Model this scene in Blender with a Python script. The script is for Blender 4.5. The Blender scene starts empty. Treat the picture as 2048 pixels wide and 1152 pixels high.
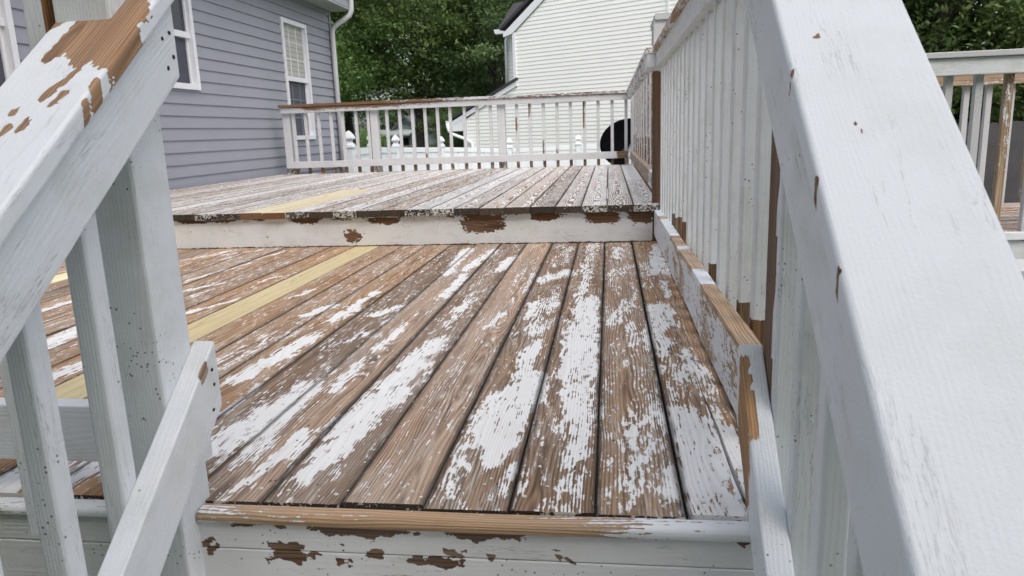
import bpy, bmesh, math, random
import numpy as np
from mathutils import Vector, Matrix, noise as mnoise
random.seed(11); RNG = np.random.default_rng(11)
SC = bpy.context.scene; COL = SC.collection; R = math.radians

# ------------------------------------------------------------------ camera, sky, sun, exposure
cd = bpy.data.cameras.new('camera'); cam = bpy.data.objects.new('camera', cd); COL.objects.link(cam); SC.camera = cam
YAW, PIT, ROL = R(7.8045), R(12.0243), R(-2.0924)
fw = Vector((-math.sin(YAW)*math.cos(PIT), math.cos(YAW)*math.cos(PIT), -math.sin(PIT)))
rt = Vector((math.cos(YAW), math.sin(YAW), 0)); up = rt.cross(fw)
r2 = rt*math.cos(ROL)+up*math.sin(ROL); u2 = -rt*math.sin(ROL)+up*math.cos(ROL)
M = Matrix((r2, u2, -fw)).transposed().to_4x4(); M.translation = Vector((-.11835, -1.09194, .60921)); cam.matrix_world = M
cd.sensor_width = 36; cd.lens = 1462.67/2048*36; cd.clip_start = .02; cd.clip_end = 900
cd.dof.use_dof = True; cd.dof.focus_distance = 2.1; cd.dof.aperture_fstop = 13

SUN_EL, SUN_AZ = R(55), R(150)          # azimuth measured from +Y towards +X
W = bpy.data.worlds.new('World'); SC.world = W; W.use_nodes = True
nt = W.node_tree; bg = nt.nodes['Background']; sky = nt.nodes.new('ShaderNodeTexSky'); sky.sky_type = 'NISHITA'
sky.sun_disc = False; sky.sun_elevation = SUN_EL; sky.sun_rotation = SUN_AZ; sky.air_density = 1.0; sky.dust_density = 4.0; sky.ozone_density = .6
hs = nt.nodes.new('ShaderNodeHueSaturation'); hs.inputs['Saturation'].default_value = 0.58     # clouded over: little blue left
nt.links.new(sky.outputs[0], hs.inputs['Color']); nt.links.new(hs.outputs[0], bg.inputs[0]); bg.inputs[1].default_value = 0.15
sd = bpy.data.lights.new('sun', 'SUN'); sun = bpy.data.objects.new('sun', sd); COL.objects.link(sun)
sd.energy = 0.4; sd.angle = R(90); sd.color = (1, .97, .93)
sun.rotation_euler = Vector((-math.sin(SUN_AZ)*math.cos(SUN_EL), -math.cos(SUN_AZ)*math.cos(SUN_EL), -math.sin(SUN_EL))).to_track_quat('-Z', 'Y').to_euler()
vs = SC.view_settings; vs.view_transform = 'Standard'; vs.look = 'None'; vs.gamma = 1; vs.use_curve_mapping = False; vs.exposure = 0.88

# ------------------------------------------------------------------ helpers: objects
def props(o, label=None, cat=None, group=None, kind=None):
    for k, v in (('label', label), ('category', cat), ('group', group), ('kind', kind)):
        if v: o[k] = v
    return o
def thing(name, loc, label, cat, group=None):
    o = bpy.data.objects.new(name, None); COL.objects.link(o); o.location = loc; o.empty_display_size = .05
    return props(o, label, cat, group)
WM = {}                                           # world matrices (the scene is never evaluated while building)
def wm(o): return WM.get(o.name, Matrix.Translation(o.location))
def put(o, mw, parent):
    COL.objects.link(o)
    if parent: o.parent = parent; o.matrix_local = wm(parent).inverted() @ mw
    else: o.matrix_local = mw
    WM[o.name] = mw.copy(); return o
def mesh_obj(name, vs_, fs, mat, parent=None, mw=None, smooth=False):
    me = bpy.data.meshes.new(name); me.from_pydata([tuple(v) for v in vs_], [], fs); me.materials.append(mat)
    if smooth: me.polygons.foreach_set('use_smooth', [True]*len(me.polygons))
    return put(bpy.data.objects.new(name, me), mw or Matrix.Identity(4), parent)
def frame(a, b, upv):
    X = (b-a).normalized(); Z = (upv-X*upv.dot(X)).normalized(); Y = Z.cross(X)
    m = Matrix((X, Y, Z)).transposed().to_4x4(); m.translation = a; return m
def profile(w, t, r, seg, nw, ntk):
    P = []; hw, ht = w/2, t/2; r = min(r, hw*.98, ht*.98)
    for (cx, cy, a0, n, ex, ey) in ((hw-r, -ht+r, -90, ntk, 0, 1), (hw-r, ht-r, 0, nw, -1, 0), (-hw+r, ht-r, 90, ntk, 0, -1), (-hw+r, -ht+r, 180, 1, 1, 0)):
        for i in range(seg+1):
            a = R(a0+90*i/seg); P.append((cx+r*math.cos(a), cy+r*math.sin(a)))
        ln = (2*(ht-r)) if ex == 0 else 2*(hw-r)
        for i in range(1, n): P.append((P[-1][0]+ex*ln/n, P[-1][1]+ey*ln/n))
    return P
def lumber(name, a, b, w, t, mat, parent=None, up=(0, 0, 1), nl=1, nw=1, ntk=1, r=.003, seg=2, cov=None, cut0=0, cut1=0, warp=0, label=None, endmat=None):
    a, b = Vector(a), Vector(b); mw = frame(a, b, Vector(up)); L = (b-a).length
    P = np.array(profile(w, t, r, seg, nw, ntk)); n = len(P)
    s = np.linspace(0, L, nl+1); sh = np.linspace(cut0, cut1, nl+1)
    V = np.zeros((nl+1, n, 3)); V[:, :, 0] = s[:, None]+sh[:, None]*P[None, :, 0]; V[:, :, 1] = P[None, :, 0]; V[:, :, 2] = P[None, :, 1]
    if warp:
        sd_ = random.uniform(0, 99)
        for i, x in enumerate(s):
            V[i, :, 1] += warp*mnoise.noise((x*1.7+sd_, 3.1, 0)); V[i, :, 2] += warp*.6*mnoise.noise((x*2.1+sd_, 9.7, 0))
    V = V.reshape(-1, 3); F = [tuple(range(n))[::-1]]
    for i in range(nl):
        for j in range(n):
            k = (j+1) % n; F.append((i*n+j, i*n+k, (i+1)*n+k, (i+1)*n+j))
    F.append(tuple(nl*n+j for j in range(n)))
    o = mesh_obj(name, V, F, mat, parent, mw)
    if endmat is not None:
        o.data.materials.append(endmat); o.data.polygons[0].material_index = 1; o.data.polygons[len(F)-1].material_index = 1
    if cov is not None:
        A = np.array(mw); Wd = V @ A[:3, :3].T + A[:3, 3]
        at = o.data.attributes.new('cov', 'FLOAT', 'POINT'); at.data.foreach_set('value', np.asarray(cov(Wd), dtype=np.float32))
    if label: o['label'] = label
    return o
def box(name, lo, hi, mat, parent=None, r=.004, axis=None, **k):
    lo, hi = Vector(lo), Vector(hi); d = hi-lo; c = (lo+hi)/2
    ax = axis if axis is not None else max(range(3), key=lambda i: d[i])
    a, b = c.copy(), c.copy(); a[ax], b[ax] = lo[ax], hi[ax]
    if ax == 2: return lumber(name, a, b, d[0], d[1], mat, parent, up=(0, 1, 0), r=r, **k)
    return lumber(name, a, b, d[1-ax], d[2], mat, parent, up=(0, 0, 1), r=r, **k)
def prism(name, pts, vec, mat, parent=None, mw=None):
    """closed prism: polygon pts (3-D, planar) swept along vec"""
    n = len(pts); pts = [Vector(p) for p in pts]; v = Vector(vec); V = pts+[p+v for p in pts]
    nrm = sum(((pts[i]-pts[0]).cross(pts[(i+1) % n]-pts[0]) for i in range(1, n)), Vector())
    F = [tuple(range(n)), tuple(range(2*n-1, n-1, -1))]+[(i, n+i, n+(i+1) % n, (i+1) % n) for i in range(n)]
    if nrm.dot(v) > 0: F = [f[::-1] for f in F]
    return mesh_obj(name, V, F, mat, parent, mw)
def tube(name, pts, rad, mat, parent=None, n=10, sq=1.0):
    pts = [Vector(p) for p in pts]; V = []; F = []
    for i, p in enumerate(pts):
        d = (pts[min(i+1, len(pts)-1)]-pts[max(i-1, 0)]).normalized(); ref = Vector((1, 0, 0)) if abs(d.x) < .8 else Vector((0, 0, 1))
        A = d.cross(ref).normalized(); B = d.cross(A); rr = rad[i] if isinstance(rad, (list, tuple)) else rad
        for j in range(n):
            t = 2*math.pi*j/n; V.append(p+A*math.cos(t)*rr*sq+B*math.sin(t)*rr)
    m = len(pts)
    for i in range(m-1):
        for j in range(n):
            k = (j+1) % n; F.append((i*n+j, i*n+k, (i+1)*n+k, (i+1)*n+j))
    F += [tuple(range(n))[::-1], tuple((m-1)*n+j for j in range(n))]
    return mesh_obj(name, V, F, mat, parent, smooth=True)
def dup(o, mw, parent):
    c = o.copy(); return put(c, mw, parent)

# ------------------------------------------------------------------ helpers: materials
class NT:
    def __init__(s, name):
        s.m = bpy.data.materials.new(name); s.m.use_nodes = True; s.t = s.m.node_tree; s.b = s.t.nodes['Principled BSDF']
    def n(s, ty, **k):
        x = s.t.nodes.new('ShaderNode'+ty)
        for a, v in k.items(): setattr(x, a, v)
        return x
    def put(s, sock, v):
        if isinstance(v, bpy.types.NodeSocket): s.t.links.new(v, sock)
        else: sock.default_value = v
    def math(s, op, a, b=0., c=0., clamp=False):
        x = s.n('Math', operation=op, use_clamp=clamp)
        for i, v in enumerate((a, b, c)): s.put(x.inputs[i], v)
        return x.outputs[0]
    def vmath(s, op, a, b=(0, 0, 0)):
        x = s.n('VectorMath', operation=op); s.put(x.inputs[0], a); s.put(x.inputs[1], b); return x.outputs[0]
    def noise(s, vec, scale=1., det=3., rough=.55, dist=0.):
        x = s.n('TexNoise'); s.put(x.inputs['Vector'], vec); x.inputs['Scale'].default_value = scale; x.inputs['Detail'].default_value = det
        x.inputs['Roughness'].default_value = rough; x.inputs['Distortion'].default_value = dist; return x.outputs[0]
    def voro(s, vec, scale=1., feat='F1'):
        x = s.n('TexVoronoi', feature=feat); s.put(x.inputs['Vector'], vec); x.inputs['Scale'].default_value = scale; return x
    def sstep(s, v, a, b):
        x = s.n('MapRange', interpolation_type='SMOOTHSTEP'); s.put(x.inputs[0], v); s.put(x.inputs[1], a); s.put(x.inputs[2], b); return x.outputs[0]
    def mix(s, f, a, b):
        x = s.n('Mix', data_type='RGBA'); s.put(x.inputs[0], f); s.put(x.inputs[6], a); s.put(x.inputs[7], b); return x.outputs[2]
    def bump(s, h, strength=1., dist=.001, nrm=None):
        x = s.n('Bump'); s.put(x.inputs['Height'], h); x.inputs['Strength'].default_value = strength; x.inputs['Distance'].default_value = dist
        if nrm is not None: s.put(x.inputs['Normal'], nrm)
        return x.outputs[0]
    def base(s): return s.b.inputs['Base Color']
def c4(c): return (c[0], c[1], c[2], 1)

def peel(name, base, paint=(.80, .81, .83), wood=((.10, .055, .03), (.27, .155, .085)), grey=(.20, .165, .135), greyness=.4,
         a_big=.8, a_mid=.45, a_ring=0., a_fine=.25, big=(5, 22), mid=(26, 70), fine=(90, 190), soft=.03, specks=0., rough=.5, paint_relief=.5, ringf=190., dirt=.25, chip=0., chip_s=(75, 190), tele=.25, edge=0., film=0., hair=0., rb=.8, resid=0.):
    """wood in the board's own frame (x = along the grain) under a coat of paint; paint where base + cov + noises > 0"""
    g = NT(name); tc = g.n('TexCoord').outputs['Object']; rnd = g.n('ObjectInfo').outputs['Random']
    off = g.n('CombineXYZ'); g.put(off.inputs[0], g.math('MULTIPLY', rnd, 61.)); g.put(off.inputs[1], g.math('MULTIPLY', rnd, 17.)); g.put(off.inputs[2], g.math('MULTIPLY', rnd, 29.))
    P = g.vmath('ADD', tc, off.outputs[0]); xyz = g.n('SeparateXYZ'); g.put(xyz.inputs[0], tc)
    S = lambda a, b: g.vmath('MULTIPLY', P, (a, b, b))
    # grain: rings about a wandering pith, pushed aside by knots
    kn = g.voro(S(1.6, 9.), 1.); kd = kn.outputs['Distance']; knot = g.sstep(kd, .16, .06); push = g.math('MULTIPLY', g.sstep(kd, .42, .05), .011)
    w1 = g.noise(S(1.1, 4.), 1., 2.); w2 = g.noise(S(1.5, 5.), 1.7, 2.)
    r1 = g.math('FRACT', g.math('MULTIPLY', rnd, 7.31)); r2_ = g.math('FRACT', g.math('MULTIPLY', rnd, 13.7))
    cy = g.math('ADD', xyz.outputs[1], g.math('ADD', g.math('MULTIPLY_ADD', w1, .045, -.0225), g.math('MULTIPLY_ADD', r1, .09, -.045)))
    cz = g.math('ADD', xyz.outputs[2], g.math('ADD', g.math('MULTIPLY_ADD', w2, .035, -.0175), g.math('MULTIPLY_ADD', r2_, .05, .008)))
    rad = g.math('SQRT', g.math('ADD', g.math('MULTIPLY', cy, cy), g.math('MULTIPLY', cz, cz)))
    rad = g.math('ADD', rad, push)
    ring = g.math('MULTIPLY_ADD', g.math('SINE', g.math('MULTIPLY', rad, ringf*6.283)), .5, .5)
    fib = g.noise(S(6., 420.), 1., 2., .6); streak = g.noise(S(1.4, 38.), 1., 4., .65)
    v = g.math('ADD', g.math('MULTIPLY', ring, .22), g.math('ADD', g.math('MULTIPLY', fib, .45), g.math('MULTIPLY', streak, .85)))
    wc = g.mix(g.sstep(v, .42, 1.02), c4(wood[0]), c4(wood[1]))
    gn = g.noise(S(2.2, 9.), 1., 3., .6); wc = g.mix(g.math('MULTIPLY', g.sstep(gn, .38, .68), greyness), wc, g.mix(fib, c4([x*.55 for x in grey]), c4([x*1.25 for x in grey])))
    wc = g.mix(g.math('MULTIPLY', knot, .75), wc, c4((.055, .034, .024)))
    late = g.sstep(g.math('ADD', ring, g.math('MULTIPLY', fib, .5)), .38, .18); wc = g.mix(g.math('MULTIPLY', late, g.math('MULTIPLY', streak, .5)), wc, c4([x*.55 for x in wood[0]]))
    tone = g.n('HueSaturation'); g.put(tone.inputs['Color'], wc); g.put(tone.inputs['Value'], g.math('MULTIPLY_ADD', r1, .62, .68)); g.put(tone.inputs['Saturation'], g.math('MULTIPLY_ADD', r2_, .55, .70)); wc = tone.outputs[0]
    if resid:      # chalky remains of the coat left in the open grain
        rs = g.math('MULTIPLY', g.sstep(g.noise(S(11., 330.), 1., 3., .65), .50, .60), g.sstep(g.noise(S(3.5, 16.), 1., 3., .6), .42, .60)); wc = g.mix(g.math('MULTIPLY', rs, resid), wc, (.62, .60, .56, 1))
    # paint mask
    at = g.n('Attribute', attribute_name='cov').outputs['Fac']
    nb = g.noise(S(*big), 1., 4., .62, .3); nm = g.noise(S(*mid), 1., 4., .65, .2); nf = g.noise(S(*fine), 1., 2., .6)
    m = g.math('ADD', at, base)
    for amp, q in ((a_big, nb), (a_mid, nm), (a_fine, nf), (a_ring, g.math('ADD', g.math('MULTIPLY', ring, .8), g.math('MULTIPLY', streak, .2)))):
        if amp: m = g.math('ADD', m, g.math('MULTIPLY_ADD', q, amp, -amp*.5))
    if chip:
        cv = g.voro(S(*chip_s), 1.); cs = g.n('SeparateColor'); g.put(cs.inputs[0], cv.outputs['Color']); m = g.math('ADD', m, g.math('MULTIPLY_ADD', cs.outputs[0], chip, -chip*.5))
    mask = g.sstep(m, -soft, soft)
    lip = g.sstep(m, -soft*4, soft)
    # paint
    d1 = g.noise(P, 9., 5., .6); pc = g.mix(g.math('MULTIPLY', g.sstep(d1, .44, .72), dirt), c4(paint), c4([paint[0]*.83, paint[1]*.83, paint[2]*.77]))
    if specks:
        sv = g.voro(P, 55.)
        sc = g.n('SeparateColor'); g.put(sc.inputs[0], sv.outputs['Color'])
        cl = g.noise(P, 7., 2.)
        dot = g.math('MULTIPLY', g.sstep(sv.outputs['Distance'], .15, .08), g.math('GREATER_THAN', g.math('ADD', sc.outputs[0], g.math('MULTIPLY', cl, 2.2)), 2.33-specks))
        sv2 = g.voro(P, 130.); sc2 = g.n('SeparateColor'); g.put(sc2.inputs[0], sv2.outputs['Color'])
        dot2 = g.math('MULTIPLY', g.sstep(sv2.outputs['Distance'], .3, .15), g.math('GREATER_THAN', g.math('ADD', sc2.outputs[0], g.math('MULTIPLY', cl, 2.2)), 2.30-specks))
        dot = g.math('MAXIMUM', dot, dot2); pc = g.mix(g.math('MULTIPLY', dot, .85), pc, (.05, .05, .045, 1)); 
    g.put(g.b.inputs['Roughness'], g.math('MULTIPLY_ADD', mask, rough-.85, .85)); g.b.inputs['Specular IOR Level'].default_value = .35
    if edge:
        ed = g.math('ADD', g.math('ABSOLUTE', xyz.outputs[1]), g.math('MULTIPLY_ADD', g.noise(S(16., 60.), 1., 3.), .012, -.006)); dirt_e = g.math('MULTIPLY', g.sstep(ed, edge-.008, edge+.003), .8)
    full = g.mix(mask, wc, pc)
    if film: full = g.mix(g.math('MULTIPLY', g.math('MULTIPLY', mask, g.sstep(g.math('ADD', streak, g.math('MULTIPLY', ring, .35)), .82, .5)), film), full, wc)
    if edge: full = g.mix(dirt_e, full, (.045, .034, .026, 1))
    if hair:
        hl = g.math('ABSOLUTE', g.math('SUBTRACT', g.noise(S(2.2, 34.), 1., 5., .7), .5)); hg = g.sstep(g.noise(S(5., 11.), 1., 2.), .50, .62)
        full = g.mix(g.math('MULTIPLY', g.math('MULTIPLY', g.sstep(hl, .009, .003), hg), hair), full, (.20, .19, .18, 1))
    g.put(g.base(), full)
    # relief: coat thickness, raised grain, brush marks and orange peel of the coat
    br = g.math('ADD', g.math('MULTIPLY', g.noise(S(14., 230.), 1., 2.), .5), g.math('MULTIPLY', g.noise(P, 260., 2.), .55))
    h = g.math('ADD', g.math('MULTIPLY', lip, 1.1), g.math('MULTIPLY', g.math('SUBTRACT', 1., mask), g.math('ADD', g.math('MULTIPLY', ring, rb), g.math('MULTIPLY', fib, .9))))
    h = g.math('ADD', h, g.math('MULTIPLY', g.math('MULTIPLY', br, mask), paint_relief))
    h = g.math('ADD', h, g.math('MULTIPLY', g.math('MULTIPLY', ring, mask), paint_relief*tele))
    g.put(g.b.inputs['Normal'], g.bump(h, .9, .0011)); return g.m
def plain(name, col, rough=.5, var=.12, scale=6., bump=0., bscale=200., metal=0.):
    g = NT(name); P = g.n('TexCoord').outputs['Object']; nz = g.noise(P, scale, 5., .6)
    g.put(g.base(), g.mix(nz, c4([x*(1-var) for x in col]), c4([min(1, x*(1+var)) for x in col]))); g.b.inputs['Roughness'].default_value = rough; g.b.inputs['Metallic'].default_value = metal
    if bump: g.put(g.b.inputs['Normal'], g.bump(g.noise(P, bscale, 3.), .6, bump))
    return g.m
WHITE = (.785, .81, .84)
M_deck = peel('weathered_deck_paint', -.34, paint=(.86, .855, .84), a_big=1.1, a_mid=1.5, a_ring=.32, a_fine=1.0, big=(5, 28), mid=(18, 62), fine=(13, 300), soft=.045, greyness=.4, wood=((.13, .065, .03), (.50, .305, .165)), grey=(.36, .28, .21), paint_relief=.35, chip=.42, chip_s=(50, 150), edge=.0665, film=.12, tele=.12, resid=.6)
M_upper = peel('weathered_upper_deck_paint', .03, paint=(.80, .80, .80), a_big=.9, a_mid=.8, a_ring=.8, a_fine=.8, big=(2.2, 20), mid=(9, 70), fine=(10, 260), soft=.06, greyness=.7, chip=.4, wood=((.14, .08, .045), (.42, .27, .16)), grey=(.36, .30, .245), paint_relief=.3, edge=.0665, film=.2, resid=.7)
M_paint = peel('white_lumber_paint', .85, paint=WHITE, a_big=.5, a_mid=.5, a_fine=.3, specks=.05, rough=.45, wood=((.20, .115, .065), (.42, .27, .165)), dirt=.75, paint_relief=1.0, hair=.55)
M_speck = peel('speckled_white_paint', .80, paint=WHITE, a_big=.5, a_mid=.6, a_fine=.35, specks=.17, rough=.45, dirt=.75, paint_relief=.9, hair=.4)
M_worn = peel('worn_white_paint', .34, paint=(.60, .605, .625), a_big=1.0, a_mid=1.1, a_fine=.6, a_ring=.12, chip=.3, specks=.15, rough=.5, dirt=.3)
M_bare = peel('half_bare_paint', .02, paint=WHITE, a_big=1.6, a_mid=1.0, a_fine=.5, a_ring=.12, greyness=.45, wood=((.22, .14, .09), (.48, .35, .24)), grey=(.47, .40, .33), big=(5, 18), hair=.4, chip=.3)
M_trim = peel('edge_strip_paint', .0, paint=WHITE, a_big=1.0, a_mid=1.4, a_fine=.6, a_ring=.3, greyness=.45, wood=((.22, .14, .085), (.42, .285, .18)), grey=(.42, .35, .28), big=(2.5, 22), mid=(14, 90), rough=.55)
M_brown = peel('bare_brown_wood', -1.2, a_big=.6, wood=((.13, .055, .022), (.24, .105, .045)), greyness=.1)
M_new = peel('new_yellow_board', -2., wood=((.60, .49, .30), (.80, .705, .50)), grey=(.72, .64, .45), greyness=.4, ringf=150.)
M_end = peel('dark_board_ends', -.12, paint=(.62, .62, .58), a_big=.5, a_mid=.9, a_fine=.5, big=(40, 40), mid=(70, 90), fine=(160, 200), wood=((.02, .016, .013), (.09, .065, .045)), grey=(.06, .055, .05), greyness=.5)
M_fascia = peel('fascia_paint', .62, paint=(.72, .73, .74), a_big=.4, a_mid=2.4, a_fine=.9, mid=(17, 42), wood=((.055, .03, .018), (.19, .10, .052)), greyness=.3, hair=.5, specks=.16, dirt=.45, chip=.35, chip_s=(120, 240), paint_relief=.8)
M_under_shade = plain('under_deck_shade', (.045, .035, .028), .95, .3, 12.)  # dark brown that paints in the shade below the boards
M_dark = plain('dark_gap_shade_and_door', (.02, .017, .015), .9)  # near-black: shade painted behind the rims, also nail holes and a door
M_nail = plain('nail_head', (.62, .62, .60), .5)
# where the coat survives on the lower deck (segment x0 y0 x1 y1, half width, strength) and where it has flaked off the boards below
LOWER_SPOTS = [(-1.056, 1.261, -1.046, 1.408, 0.035, 1), (-1.063, 1.457, -1.045, 1.685, 0.018, 1), (-1.086, 0.657, -1.07, 0.823, 0.045, 1), (-1.075, 0.793, -1.055, 1, 0.04, 1), (-0.667, 0.595, -0.635, 0.732, 0.045, 1), (-0.667, 0.772, -0.635, 0.952, 0.04, 1), (-0.91, 0.259, -0.879, 0.41, 0.06, 1), (-0.87, 0.328, -0.871, 0.533, 0.055, 1), (-0.8, 0.546, -0.803, 0.729, 0.022, 1), (-0.803, 0.729, -0.8, 0.812, 0.02, 0.6), (-0.935, 1.337, -0.89, 1.417, 0.03, 1), (-0.865, 1.167, -0.867, 1.358, 0.012, 1), (-0.799, 0.879, -0.793, 0.984, 0.014, 1), (-0.793, 0.984, -0.79, 1.167, 0.022, 0.7), (-0.855, 0.656, -0.845, 0.735, 0.01, 1), (-1.376, 1.582, -1.337, 1.74, 0.012, 1), (-1.666, 1.37, -1.593, 1.547, 0.018, 1), (-1.898, 1.76, -1.84, 1.887, 0.025, 1), (-1.816, 1.622, -1.807, 1.726, 0.012, 1), (-1.655, 1.913, -1.631, 2.036, 0.014, 1), (-1.193, 1.317, -1.145, 1.434, 0.03, 1), (-0.751, 1.606, -0.75, 2.008, 0.03, 1), (-0.836, 2.049, -0.885, 2.753, 0.03, 1), (-0.748, 2.275, -0.73, 2.686, 0.03, 1), (-0.625, 2.148, -0.607, 2.436, 0.025, 1), (-1.189, 0.707, -1.166, 0.965, 0.02, 0.45), (-1.241, 0.82, -1.246, 1.109, 0.03, 0.3), (-1.177, 0.965, -1.125, 1.128, 0.03, 0.35), (-0.649, 1.166, -0.65, 1.686, 0.012, 0.8), (-0.511, 1.146, -0.487, 1.298, 0.018, 1), (-1.007, 0.395, -1.003, 0.586, 0.013, 1), (-0.69, 0.353, -0.674, 0.466, 0.045, 1), (-0.662, 0.408, -0.644, 0.529, 0.05, 1), (-0.685, 0.126, -0.68, 0.224, 0.03, 1), (-0.672, 0.188, -0.659, 0.295, 0.04, 1), (-0.778, 0.137, -0.764, 0.162, 0.02, 1), (-0.767, 0.197, -0.768, 0.29, 0.022, 1), (-0.739, 0.17, -0.741, 0.275, 0.016, 0.8), (-0.828, 0.172, -0.824, 0.247, 0.03, 0.7), (-0.79, 0.022, -0.764, 0.108, 0.018, 0.6), (-0.9, 0.155, -0.874, 0.229, 0.03, 0.4), (-2.382, 2.573, -2.103, 2.811, 0.03, 0.5), (-1.979, 2.471, -1.933, 2.768, 0.014, 1), (-2.02, 1.965, -1.961, 2.401, 0.02, 0.7), (-2.165, 2.508, -2.154, 2.656, 0.02, 0.6), (-0.845, 1.054, -0.872, 0.984, 0.012, 0.5), (-0.922, 0.983, -0.898, 1.09, 0.014, 0.7), (-0.359, 0.42, -0.335, 0.675, 0.04, 1), (-0.323, 0.413, -0.298, 0.617, 0.045, 1), (-0.349, 0.764, -0.331, 0.971, 0.03, 1), (-0.371, 0.316, -0.331, 0.54, 0.055, 1), (-0.406, 0.291, -0.4, 0.496, 0.03, 0.7), (-0.341, 0.226, -0.32, 0.36, 0.04, 1), (-0.402, 0.104, -0.409, 0.291, 0.025, 0.7), (-0.379, 0.02, -0.391, 0.104, 0.02, 0.6), (-0.31, 0.057, -0.304, 0.134, 0.014, 0.8), (-0.221, 0.024, -0.281, 0.37, 0.008, 0.3), (-0.221, 0.703, -0.206, 1.513, 0.05, 1), (-0.169, 0.704, -0.178, 1.563, 0.028, 1), (-0.226, 1.617, -0.207, 2.015, 0.028, 0.8), (-0.23, 2.087, -0.204, 2.847, 0.04, 0.6), (-0.179, 0.234, -0.182, 0.609, 0.036, 0.9), (-0.21, 0.3, -0.224, 0.608, 0.022, 0.7), (-0.197, 0.015, -0.186, 0.192, 0.045, 0.4), (-0.278, 0.042, -0.284, 0.135, 0.018, 0.6), (-0.121, 1.202, -0.043, 1.509, 0.04, 0.42), (-0.09, 2.441, -0.071, 2.727, 0.035, 0.6), (-0.127, 1.976, -0.022, 2.226, 0.04, 0.35), (-0.055, 0.957, -0.052, 1.202, 0.02, 0.5), (-0.097, 0.305, -0.009, 0.462, 0.035, 0.45), (-0.086, 0.146, -0.03, 0.235, 0.05, 0.35), (-0.021, 0.091, -0.008, 0.151, 0.02, 0.8), (-0.106, 0.097, -0.06, 0.112, 0.03, 0.3), (0.072, 2.034, 0.131, 2.76, 0.04, 1), (0.121, 1.997, 0.122, 2.38, 0.025, 1), (0.025, 1.748, 0.034, 2.222, 0.03, 0.5), (0.09, 1.581, 0.097, 1.835, 0.02, 1), (0.008, 0.973, 0.044, 1.389, 0.05, 1), (0.077, 1.163, 0.079, 1.366, 0.02, 1), (0.025, 0.897, 0.027, 1.056, 0.04, 1), (0.026, 0.684, 0.023, 0.868, 0.035, 0.5), (0.039, 0.436, 0.026, 0.684, 0.04, 0.55), (0.083, 0.686, 0.09, 0.869, 0.035, 0.8), (0.106, 0.439, 0.102, 0.827, 0.03, 0.6), (0.04, 0.26, 0.029, 0.4, 0.055, 1), (0.039, 0.106, 0.055, 0.312, 0.06, 1), (0.08, 0.156, 0.091, 0.353, 0.04, 1), (0.106, 0.133, 0.108, 0.322, 0.04, 1), (0.033, 0.015, 0.031, 0.083, 0.05, 1), (0.085, 0.008, 0.055, 0.073, 0.04, 0.8), (0.049, 0.401, 0.017, 0.572, 0.045, 0.5), (-0.353, 2.289, -0.353, 2.808, 0.045, 0.35), (-0.395, 1.922, -0.297, 2.055, 0.05, 0.75), (-0.346, 1.127, -0.337, 1.516, 0.05, 0.5), (-0.382, 1.286, -0.392, 1.492, 0.03, 0.7), (-0.457, 1.652, -0.445, 2.175, 0.02, 0.4), (-0.512, 1.8, -0.499, 2.14, 0.02, 0.5), (-0.645, 1.206, -0.621, 1.575, 0.02, 0.4), (-0.852, 2.241, -0.856, 2.75, 0.03, 0.7), (-0.776, 2.157, -0.726, 2.686, 0.035, 0.8), (-0.616, 2.11, -0.584, 2.48, 0.03, 0.7), (-1.894, 0.935, -1.958, 1.18, 0.05, 1), (-1.627, 0.628, -1.622, 0.76, 0.04, 1), (-1.232, 0.011, -1.223, 0.072, 0.06, 0.9), (-1.147, 0.056, -1.123, 0.12, 0.05, 0.8), (-2.3, 1.405, -2.294, 1.575, 0.04, 0.6), (-2.382, 2.525, -2.266, 2.848, 0.03, 0.5)]
FASCIA_SPOTS = [(-0.759, -0.018, -0.712, -0.029), (-0.695, -0.021, -0.667, -0.026), (-0.62, -0.019, -0.443, -0.039), (-0.387, -0.017, -0.279, -0.035), (-0.707, -0.057, -0.636, -0.071), (-0.709, -0.075, -0.613, -0.091), (-0.577, -0.081, -0.554, -0.094), (-0.52, -0.069, -0.493, -0.078), (-0.454, -0.075, -0.362, -0.088), (-0.394, -0.061, -0.356, -0.073), (-0.808, -0.049, -0.794, -0.081), (-0.324, -0.068, -0.314, -0.074), (-0.38, -0.018, -0.242, -0.033), (-0.237, -0.012, -0.177, -0.024), (-0.113, -0.006, -0.025, -0.023), (-0.213, -0.051, -0.198, -0.058), (-0.199, -0.063, -0.173, -0.075), (0.065, -0.022, 0.098, -0.032)]
RISER_SPOTS = [(-0.946, 0.159, -0.695, 0.073), (-0.25, 0.166, -0.062, 0.108), (-0.021, 0.175, 0.112, 0.101), (-1.621, 0.09, -1.531, 0.022), (-2.266, 0.037, -2.048, -0.008), (-2.435, 0.184, -2.282, 0.16), (-0.552, 0.164, -0.388, 0.128), (-1.467, 0.158, -1.294, 0.126), (-1.927, 0.182, -1.766, 0.141), (-2.625, 0.173, -2.47, 0.152), (-2.018, 0.044, -1.421, -0.006), (-1.419, 0.017, -0.727, -0.011), (-0.726, 0.017, -0.171, -0.012), (-2.661, 0.025, -2.209, -0.006)]
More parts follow.
